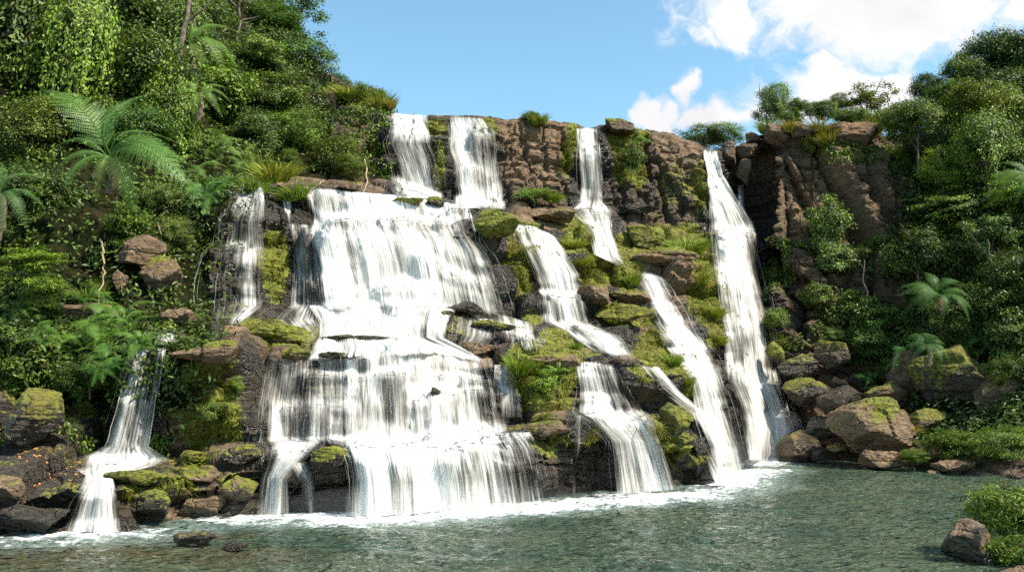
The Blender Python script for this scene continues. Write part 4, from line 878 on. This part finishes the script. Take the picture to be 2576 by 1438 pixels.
bare_trunk('thin pale stem on the right slope under the pale-leaved tree', [(2510,830),(2505,740),(2495,660),(2485,600)], .05, 39.8, 2)
bare_trunk('forked pale stem under the thin-leaved cliff bush', [(2182,745),(2170,700),(2175,650)], .045, 45.3, 2)

# ------------------------------------------------------------------ ferns
def frond_mesh(L_=1.0, seed=0, npin=26, arch=0.55, leaflets=True, wid=0.21, mt=None, rach=0.008):
    rg = np.random.default_rng(seed); t = np.linspace(0, 1, 14); x = L_*(t-0.12*t*t); z = L_*(arch*0.75*t-arch*1.25*t**2.2); y = 0.05*L_*np.sin(t*2+seed)
    ax = np.stack([x, y, z], -1); Vs, Qs = tubes([(ax, rach*L_*(1.1-t))], 4); V = [Vs]; Q = [Qs]; o = len(Vs); P = []; A = []; Nn = []; ln = []
    for i in range(npin):
        s = 0.1+0.9*(i+0.5)/npin; c = np.array([np.interp(s, t, ax[:, k]) for k in range(3)]); tg = unit(np.array([np.interp(min(s+.03, 1), t, ax[:, k])-np.interp(s-.03, t, ax[:, k]) for k in range(3)]))
        lp = L_*wid*math.sin(math.pi*min(1, (0.12+0.88*s))**0.85)**0.8+0.01*L_
        for sd in (-1, 1):
            d = unit(np.array([0, sd, 0])+tg*0.55+np.array([0, 0, -0.10])+rg.normal(size=3)*.04); nrm = unit(np.cross(tg, d)*sd); nrm = nrm if nrm[2] > 0 else -nrm
            if leaflets:
                m_ = max(4, int(lp/(0.011*L_)*0.8))
                for j in range(m_):
                    q = (j+.5)/m_; pc = c+d*lp*q+np.array([0, 0, -0.10*lp*q*q]); l2 = 0.026*L_*(1-0.7*q)+0.004*L_
                    for s2 in (-1, 1): P.append(pc); A.append(unit(np.cross(nrm, d)*s2+d*0.5)*l2); Nn.append(nrm)
            else: P.append(c); A.append(d*lp+np.array([0, 0, -0.15*lp])); Nn.append(nrm)
    P = np.array(P); A = np.array(A); Nn = np.array(Nn); B_ = unit(np.cross(Nn, A)); wl = np.linalg.norm(A, axis=1, keepdims=True)*(0.36 if leaflets else 0.17)
    LV = np.stack([P, P+A*.45+B_*wl*.5, P+A, P+A*.45-B_*wl*.5], 1).reshape(-1, 3); n = len(P)
    tn = np.concatenate([np.tile([[0.6, 0]], (len(Vs), 1)), tints(n, 4, rg, np.full(n, .55))])
    return mesh_np('frond', np.concatenate([Vs, LV]), np.concatenate([Qs, np.arange(n*4).reshape(n, 4)+o]), mt or FERN, {'tint': tn})
FROND = [frond_mesh(1, s, 22, a_, True, w_) for s, a_, w_ in ((1, .75, .2), (2, 1.0, .17), (6, .6, .23))]; FRONDD = frond_mesh(1, 5, 16, .9, True, .13, DEADFROND)
FRONDS = frond_mesh(1, 3, 24, .7, False, .17)
def tree_fern(label, u, v, Y, Lr, angs, tint=(1, 1, 1), trunk_h=3.0, dead=3, grp='tree ferns', tilt=38):
    c = Vector(at(u, v, Y)); root = empty('tree_fern', (c.x, c.y, c.z-trunk_h)); tag(root, label, 'tree fern', grp)
    t = np.linspace(0, 1, 12); V, Q = tubes([(np.stack([0.15*np.sin(t*3), 0*t, t*trunk_h], -1), 0.11-0.03*t)], 9); V[:, :2] *= 1+0.15*rng.normal(size=(len(V), 1))
    ob('trunk', mesh_np('trunk', V, Q, BARK), root)
    for k, (a, ln, el) in enumerate(angs):
        f = ob('frond', FROND[k % 3], root); f.location = (0, 0, trunk_h); f.scale = (Lr*ln*random.uniform(.85, 1.1),)*3; a += random.uniform(-9, 9); el += random.uniform(-8, 8); f.rotation_euler = (Matrix.Rotation(R(tilt), 3, 'X') @ Matrix.Rotation(R(a), 3, 'Z') @ Matrix.Rotation(-R(el), 3, 'Y') @ Matrix.Rotation(random.uniform(-.2, .2), 3, 'X')).to_euler(); f.color = (*tint, 1)
    for k in range(dead):
        f = ob('dead_frond', FRONDD, root); f.location = (0, 0, trunk_h-.1); f.scale = (Lr*.55,)*3; f.rotation_euler = (0, R(55+10*random.random()), R(-100+k*65)); f['label'] = 'rust-brown withered hanging frond'
    return root
h = hit(270, 480); FY = (h.y if h else 31)-3.2
tree_fern('big blue-green tree fern with wide arching fronds in the left jungle', 275, 395, 26.5, 2.8,
  [(4, .95, 18), (-18, 1.2, 8), (-34, 1.15, 12), (-50, 1.0, -4), (-84, .62, 6), (-128, .75, 2), (-156, .7, 14), (172, .95, 26), (148, 1.15, 50), (70, .85, 62), (38, .7, 30), (-8, .7, 40)], (1.5, 1.6, 1.2), 1.2)
tree_fern('dark tree fern with drooping fronds at the left border', 0, 490, 25.5, 1.9, [(0, .8, 0), (-35, 1, 0), (-70, 1, 0), (-110, .9, 0), (40, .8, 20), (100, .7, 40)], (1.3, 1.4, 1.4), 1.4, 1)
tree_fern('tree fern seen high between the trees beside the long bare trunk', 480, 110, 38, 2.6, [(-5, 1.0, 6), (-30, 1, -5), (-60, .8, 0), (30, .9, 20), (70, .6, 30), (200, .5, 30)], (1.9, 1.8, 1.1), 1.5, 2)
tree_fern('smaller tree fern below the high one in the left jungle', 500, 235, 36, 1.7, [(0, 1.0, 8), (-35, 1, -5), (30, .9, 20), (200, .8, 20), (150, .8, 30), (-90, .7, 0)], (1.8, 1.7, 1.0), 1.2, 1)
tree_fern('tree fern with flat fronds in the shade of the right slope', 2360, 742, 38.5, 2.1, [(0, 1, 12), (25, .9, 22), (-25, .9, 2), (180, 1, 10), (205, 1, 5), (155, .9, 20), (-60, .8, 0), (-100, .8, 0), (-140, .8, 5), (90, .7, 30)], (.9, 1.15, .6), .7, 1)
tree_fern('small tree fern crowning the giant mossy boulder', 2330, 866, 39.0, 1.2, [(a, 1, 10) for a in range(0, 360, 36)], (1.0, 1.25, .9), 1.0, 0)
tree_fern('tree fern overhanging the right border of the slope', 2590, 445, 40, 2.0, [(180, 1, 10), (205, 1, 0), (155, .9, 15), (225, .9, 0), (-70, .8, 0), (130, .8, 20)], (1.2, 1.3, .8), 2.5, 0)
def fern_clump(label, u, v, r, tint=(1, 1, 1), n=12, Y=None, el=25, front=False):
    if Y is None:
        h = hit(u, v+r*0.4); Y = (h.y if h is not None else 30)-0.9
    c = at(u, v+r*0.35, Y); Lr = pxm(r, Y)*1.4; tint = tuple(1.35*x for x in tint); root = empty('fern', tuple(c)); tag(root, label, 'fern', 'ferns on the banks')
    for k in range(n):
        f = ob('frond', FRONDS if Lr < 0.9 else FROND[k % 3], root); s = Lr*random.uniform(.45, 1.0); f.location = (random.uniform(-.3, .3)*Lr, random.uniform(-.2, .2)*Lr, random.uniform(-.3, .3)*Lr); f.scale = (s, s, s)
        a = (k/n*360+random.uniform(-14, 14)) if not front else random.uniform(-185, 5); f.rotation_euler = (Matrix.Rotation(R(28), 3, 'X') @ Matrix.Rotation(R(a), 3, 'Z') @ Matrix.Rotation(-R(random.uniform(5, el+25)), 3, 'Y')).to_euler(); j = random.uniform(.8, 1.2); f.color = (tint[0]*j, tint[1]*j, tint[2]*j, 1)
    return root
FERNS = [
 ('fern thicket piece above the dark rocks left of the grass clump',470,420,70,(1.1,1.1,.7)),
 ('light fern spray high on the left slope under the shaded trees',540,360,70,(1.25,1.2,.8)),
 ('bright fern beside the grass clump above the see-through waterfall',590,440,62,(1.2,1.25,.6)),
 ('glossy fern drooping over the dark recess left of the see-through waterfall',520,480,60,(.9,1.15,.8)),
 ('pale fern at the right end of the fern bank',620,390,58,(1.3,1.15,.9)),
 ('yellow-green fern left of the bright fern',440,360,55,(1.3,1.2,.6)),
 ('tall bright fern at the crown of the lower left fern bank',300,800,80,(1.1,1.2,.6)),
 ('left arm of the lower left fern bank',235,830,70,(1.2,1.25,.6)),
 ('fern tips drooping toward the lone bluish waterfall',345,850,58,(1.2,1.25,.7)),
 ('shaded fern under the lower left fern bank',270,900,66,(.9,1.1,.7)),
 ('small fern hanging lowest over the dark bank',215,980,44,(1.1,1.1,.6)),
 ('fern on the slab behind the lower left fern bank',240,745,50,(1.1,1.2,.6)),
 ('fern by the left border above the shaded bank',110,830,56,(1.0,1.1,.6)),
 ('fern below the left border shrub',60,780,56,(1.1,1.1,.6)),
 ('fern on the shaded shore below the right tree fern',2290,890,58,(.8,1.1,.8)),
 ('fern between the giant mossy boulder and the right border',2470,830,60,(.7,1.0,.8)),
 ('low fern on the right shore beside the purple-grey boulder',2180,950,46,(.8,1.1,.8)),
 ('tuft of fern on the mossy hump by the grassy overhang',1395,930,34,(1.3,1.3,.5)),
 ('small fern on top of the mossy column crest',1610,345,30,(1.1,1.1,.6)),
 ('tiny fern on the dark ledge under the brown cliff block',1310,480,32,(1.1,1.2,.5)),
]
for t in FERNS: fern_clump(t[0], t[1], t[2], t[3], t[4], 24 if t[3] > 55 else 16)

# ------------------------------------------------------------------ grass tufts
def grass_mesh(seed, n=420, spread=.5, h=1.0, wid=.022, lean=.5):
    rg = np.random.default_rng(seed); a = rg.uniform(0, 6.28, n); r = rg.uniform(0, 1, n)**.5*spread; b = np.stack([np.cos(a)*r, np.sin(a)*r, 0*a], -1)
    d = unit(np.stack([np.cos(a)*lean*rg.uniform(.2, 1.4, n), np.sin(a)*lean*rg.uniform(.2, 1.4, n), np.ones(n)], -1)+rg.normal(size=(n, 3))*.15); ln = h*rg.uniform(.45, 1.1, n)[:, None]
    s = unit(np.cross(d, rg.normal(size=(n, 3))))*wid; m1 = b+d*ln*.5; o2 = np.stack([np.cos(a), np.sin(a), -0.9+0*a], -1)*ln*.22; tp = b+d*ln+o2
    V = np.stack([b-s, b+s, m1+s*.8, m1-s*.8, tp+s*.1, tp-s*.1], 1).reshape(-1, 3); i = np.arange(n)*6
    Q = np.concatenate([np.stack([i, i+1, i+2, i+3], -1), np.stack([i+3, i+2, i+4, i+5], -1)]); return mesh_np('grass', V, Q, GRASS, {'tint': tints(n, 6, rg)})
GR = [grass_mesh(1), grass_mesh(2, lean=.8), grass_mesh(3, 300, .4, 1.2)]
def tuft(label, u, v, r, tint=(1, 1, 1), Y=None, k=0, sx=1.0):
    if Y is None:
        h = hit(u, v+r*.3); Y = (h.y if h is not None else 45)-0.1
    c = at(u, v+r*.55, Y); s = pxm(r, Y)*1.25; o = ob('grass_tuft', GR[k % 3]); o.location = c; o.scale = (s*sx, s, s); o.rotation_euler = (0.25, 0, random.uniform(0, 6.28)); o.color = (*tint, 1)
    return tag(o, label, 'grass tuft', 'grass tufts on ledges and crests')
Yg = (1.15, 1.1, .8); Bg = (.9, 1.1, .8); Og = (1.3, .95, .9)
GRT = [
 ('tall yellow-green grass clump left of the widest veil top',690,430,62,Yg),('hanging green grass tuft at the top left corner of the widest veil',742,478,46,Bg),('straw-tipped grass beside the tall clump above the third terrace',655,420,46,Yg),
 ('spiky grass tuft on the skyline left of the twin waterfalls',960,258,42,Yg,46.9),('grass tuft on the red-brown skyline crag',880,228,42,Yg,48.4),('long dry grass on the crest beside the twin waterfalls',985,262,22,Og,46.6),('grass under the bluish skyline tree',840,240,34,Yg,49),
 ('rounded bright grass tuft on the slope above the slanting waterfall',1728,612,50,Bg),('grass tuft below the rounded bright one on the slope edge',1765,700,36,Yg),('grass fringe on the outer slope edge',1790,780,34,Yg),('low grass on the outer slope edge near the moss wall',1800,850,28,Yg),
 ('grass mound on the left of the grassy overhang',1305,915,42,Bg),('grass mound on the right of the grassy overhang',1415,915,34,Bg),('grass beard in the centre of the grassy overhang',1355,925,34,Yg),
 ('small grass tuft between the curving slide and the brown whaleback',1590,702,34,Bg),('grass tuft beside the lip of the curving slide',1440,610,34,Yg),('grass tuft above the grey rounded stone',1458,655,32,Yg),
 ('dry grass on the cliff top behind the first pinnacle',1985,318,30,Og,51),('dry grass between the pinnacles of the right cliff',2060,318,36,Og,50.4),('tan grass spilling over the right cliff edge',2085,345,32,Og,50),('grass at the far end of the cliff top',2195,318,34,Yg,51.5),('grass on the crest behind the cliff notch',1930,318,30,Yg,53.5),
 ('small grass cap on the huge layered boulder',2215,1032,26,Og,37.6),('drooping grass at the right edge of the huge layered boulder',2278,1080,28,Og,37.4),
 ('grass tuft on the brown crest block',1360,300,26,Yg,47.2),('grass at the base of the brown cliff block',1385,490,30,Bg,44.6),('low grass left of the curving slide',1240,540,26,Yg),
 ('yellow grass tuft on the mossy slab',730,838,24,Yg),('small grass tuft at the left of the mossy slab',640,828,18,Yg),('grass on the right slope of moss above the small chute',1690,905,30,Bg),('grass tuft on the moss wall beside the slanting waterfall',1725,960,30,Bg),
 ('sprig of grass in the middle terrace rocks',1545,800,26,Yg),('grass spilling beside the small middle step',1450,870,20,Bg),('bamboo-like grass by the fern thicket',640,465,40,Bg),
 ('grass tuft on the rock behind the lower left ferns',215,735,34,Bg),('grass blades in front of the fractured tan outcrop',255,720,28,Bg),
]
for i, g in enumerate(GRT): tuft(g[0], g[1], g[2], g[3], g[4], g[5] if len(g) > 5 else None, i)

# ------------------------------------------------------------------ moss, undergrowth and fallen leaves (uncountable)
Tf = T.reshape(-1, 3); Nf = NT.reshape(-1, 3); Uf = U2.ravel(); Vf = V2.ravel()
def scatter(wgt, n, seed):
    rg = np.random.default_rng(seed); e1 = np.linalg.norm(Tf[FQ[:, 1]]-Tf[FQ[:, 0]], axis=1); e2 = np.linalg.norm(Tf[FQ[:, 3]]-Tf[FQ[:, 0]], axis=1)
    w_ = wgt[FQ[:, 0]]*e1*e2; cs = np.cumsum(w_); k = np.searchsorted(cs, rg.uniform(0, cs[-1], n)); f = FQ[k]; a = rg.random((n, 1)); b = rg.random((n, 1))
    P = (Tf[f[:, 0]]*(1-a)+Tf[f[:, 1]]*a)*(1-b)+(Tf[f[:, 3]]*(1-a)+Tf[f[:, 2]]*a)*b; return P, Nf[f[:, 0]], f[:, 0], rg
mw = np.where(moss.ravel()+0.35*fbm(Tf*1.3, 3, 90) > 0.62, 1.0, 0.0)*(1-np.maximum(hl, hr).ravel())*(rowi*np.ones((1, nc)) < top0+20).ravel()
P, Nn, ix, rg = scatter(mw, 140000, 3)
V, Q = leaf_quads(P-Nn*0.02, unit(Nn*0.3+rg.normal(size=P.shape)*0.6+np.array([0, -.3, 0])), 0.18, 0.035, 0.5, rg, .3)
mt = np.clip(0.5+0.6*fbm(P*0.9, 3, 95)+rg.normal(0, .12, len(P)), 0, 1)
tag(ob('moss', mesh_np('moss', V, Q, MOSS, {'tint': tints(len(P), 4, rg, mt)})), 'yellow-green moss growing over the terrace rocks', 'moss', kind='stuff')
lowv = (rowi*np.ones((1, nc)) < top0+26).ravel()
for nm, mk, n, lb in (('undergrowth', (hl.ravel()*np.clip(.5+1.2*fbm(Tf*.3, 3, 21), .12, 1)), 90000, 'leafy undergrowth covering the left hillside'), ('undergrowth', (hr.ravel()*np.clip(.5+1.2*fbm(Tf*.3, 3, 22), .4, 1)), 80000, 'leafy undergrowth covering the right hillside')):
    P, Nn, ix, rg = scatter(mk*lowv*1.0, n, 5+n)
    q = fbm(P*0.45, 3, 33); P = P+Nn*(0.25+0.9*np.clip(q+.25, 0, 1))[:, None]*rg.uniform(.3, 1, (n, 1))
    V, Q = leaf_quads(P, unit(Nn*.6+np.array([0, -.1, .6])+rg.normal(size=P.shape)*.5), 0.20, 0.10, .3, rg)
    o = ob(nm, mesh_np(nm, V, Q, LEAF, {'tint': tints(n, 4, rg, np.clip(.5+.7*fbm(P*.8, 3, 44), 0, 1))})); tag(o, lb, 'undergrowth', kind='stuff'); o.color = (.6, .65, .6, 1) if 'left' in lb else (.5, .6, .55, 1)  # leaf colour dimmed so gaps between crowns look deep in shade
# creepers on the shaded bank and cliff foot
ck = ((Uf > 1940)*(Uf < 2330)*(Vf > 600)*(Vf < 900)*(fbm(Tf*.5, 3, 61) > .1)+(Uf > 1990)*(Uf < 2300)*(Vf > 310)*(Vf < 420)*(fbm(Tf*.5, 3, 61) > .05)+(Uf < 440)*(Vf > 600)*(Vf < 1120)*(fbm(Tf*.5, 3, 63) > 0.0)+(Uf > 420)*(Uf < 640)*(Vf > 900)*(Vf < 1060)*(fbm(Tf*.8, 3, 64) > .22)+(Uf > 800)*(Uf < 985)*(Vf > 250)*(Vf < 440)*(fbm(Tf*.8, 3, 66) > .0))*1.0
P, Nn, ix, rg = scatter(ck*lowv, 42000, 77); P = P+Nn*rg.uniform(0, .35, (len(P), 1)); V, Q = leaf_quads(P, unit(Nn*.6+np.array([0, 0, .5])+rg.normal(size=P.shape)*.5), .17, .09, .5, rg)
tag(ob('creepers', mesh_np('creepers', V, Q, LEAF, {'tint': tints(len(P), 4, rg)})), 'small leafy creepers on the banks and cliff foot', 'creepers', kind='stuff')
# fallen leaves on the wet shelf
lv = ((Uf > 20)*(Uf < 210)*(Vf > 1142)*(Vf < 1200))*1.0
P, Nn, ix, rg = scatter(lv, 70, 5); V, Q = leaf_quads(P+np.array([0, 0, .04]), unit(Nn+rg.normal(size=P.shape)*.3+np.array([0, -.3, .6])), .10, .07, 0, rg)
tag(ob('fallen_leaves', mesh_np('fallen_leaves', V, Q, FALLENLEAF)), 'orange fallen leaves on the wet shelf at the lower left', 'fallen leaves', kind='stuff')
# dry roots and twigs
for lb, pts in (('dry root trailing down the bank under the big tree fern', [(395,560),(415,620),(408,680),(372,730)]), ('pale twig crossing the fractured tan outcrop', [(330,560),(370,600),(395,640)]), ('brown root hanging left of the tan outcrop', [(255,600),(262,680),(248,760)]),
                ('pale driftwood stick at the top of the widest veil', [(918,400),(925,460),(905,500)]), ('dead twig poking out left of the feathery tree', [(770,490),(790,470),(815,455)])):
    h = [hit(u, v) for u, v in pts]; Pp = np.array([at(u, v, (q.y if q else 30)-0.25) for (u, v), q in zip(pts, h)]); t = np.linspace(0, 1, 16); s = np.linspace(0, 1, len(Pp))
    q = np.stack([np.interp(t, s, Pp[:, k]) for k in range(3)], -1)+rng.normal(size=(16, 3))*.03; V, Q = tubes([(q, .045*(1-.6*t))], 6)
    o = Pp[-1]; r_ = ob('dry_root', mesh_np('dry_root', V-o, Q, DRYTWIG, smooth=True)); r_.location = o; tag(r_, lb, 'dry root', 'dry roots and twigs')

# ------------------------------------------------------------------ drifting spray at the foot of the tallest waterfall
import bmesh
mm, nt, o_ = mat('spray_mist'); pv = nd(nt, 'ShaderNodeVolumePrincipled'); pv.inputs['Color'].default_value = (.95, .97, 1, 1); pv.inputs['Density'].default_value = 0.06; nt.links.new(pv.outputs[0], o_.inputs['Volume'])
bm = bmesh.new(); bmesh.ops.create_icosphere(bm, subdivisions=3, radius=1); me = bpy.data.meshes.new('mist'); bm.to_mesh(me); bm.free(); me.materials.append(mm)
for u_, v_, Y_, sc_, lb in ((1945, 1100, 42.5, (2.6, 1.2, 1.5), 'faint white mist drifting at the foot of the tallest waterfall'), (1110, 1285, 22.0, (4.2, .7, .55), 'low white mist along the foot of the lowest cascade'), (1850, 1170, 34.0, (1.8, .8, 1.0), 'small puff of mist where the long slanting waterfall lands')):
    o_ = ob('mist', me); o_.location = at(u_, v_, Y_); o_.location.z = sc_[2]*.6; o_.scale = sc_; tag(o_, lb, 'mist', kind='stuff')
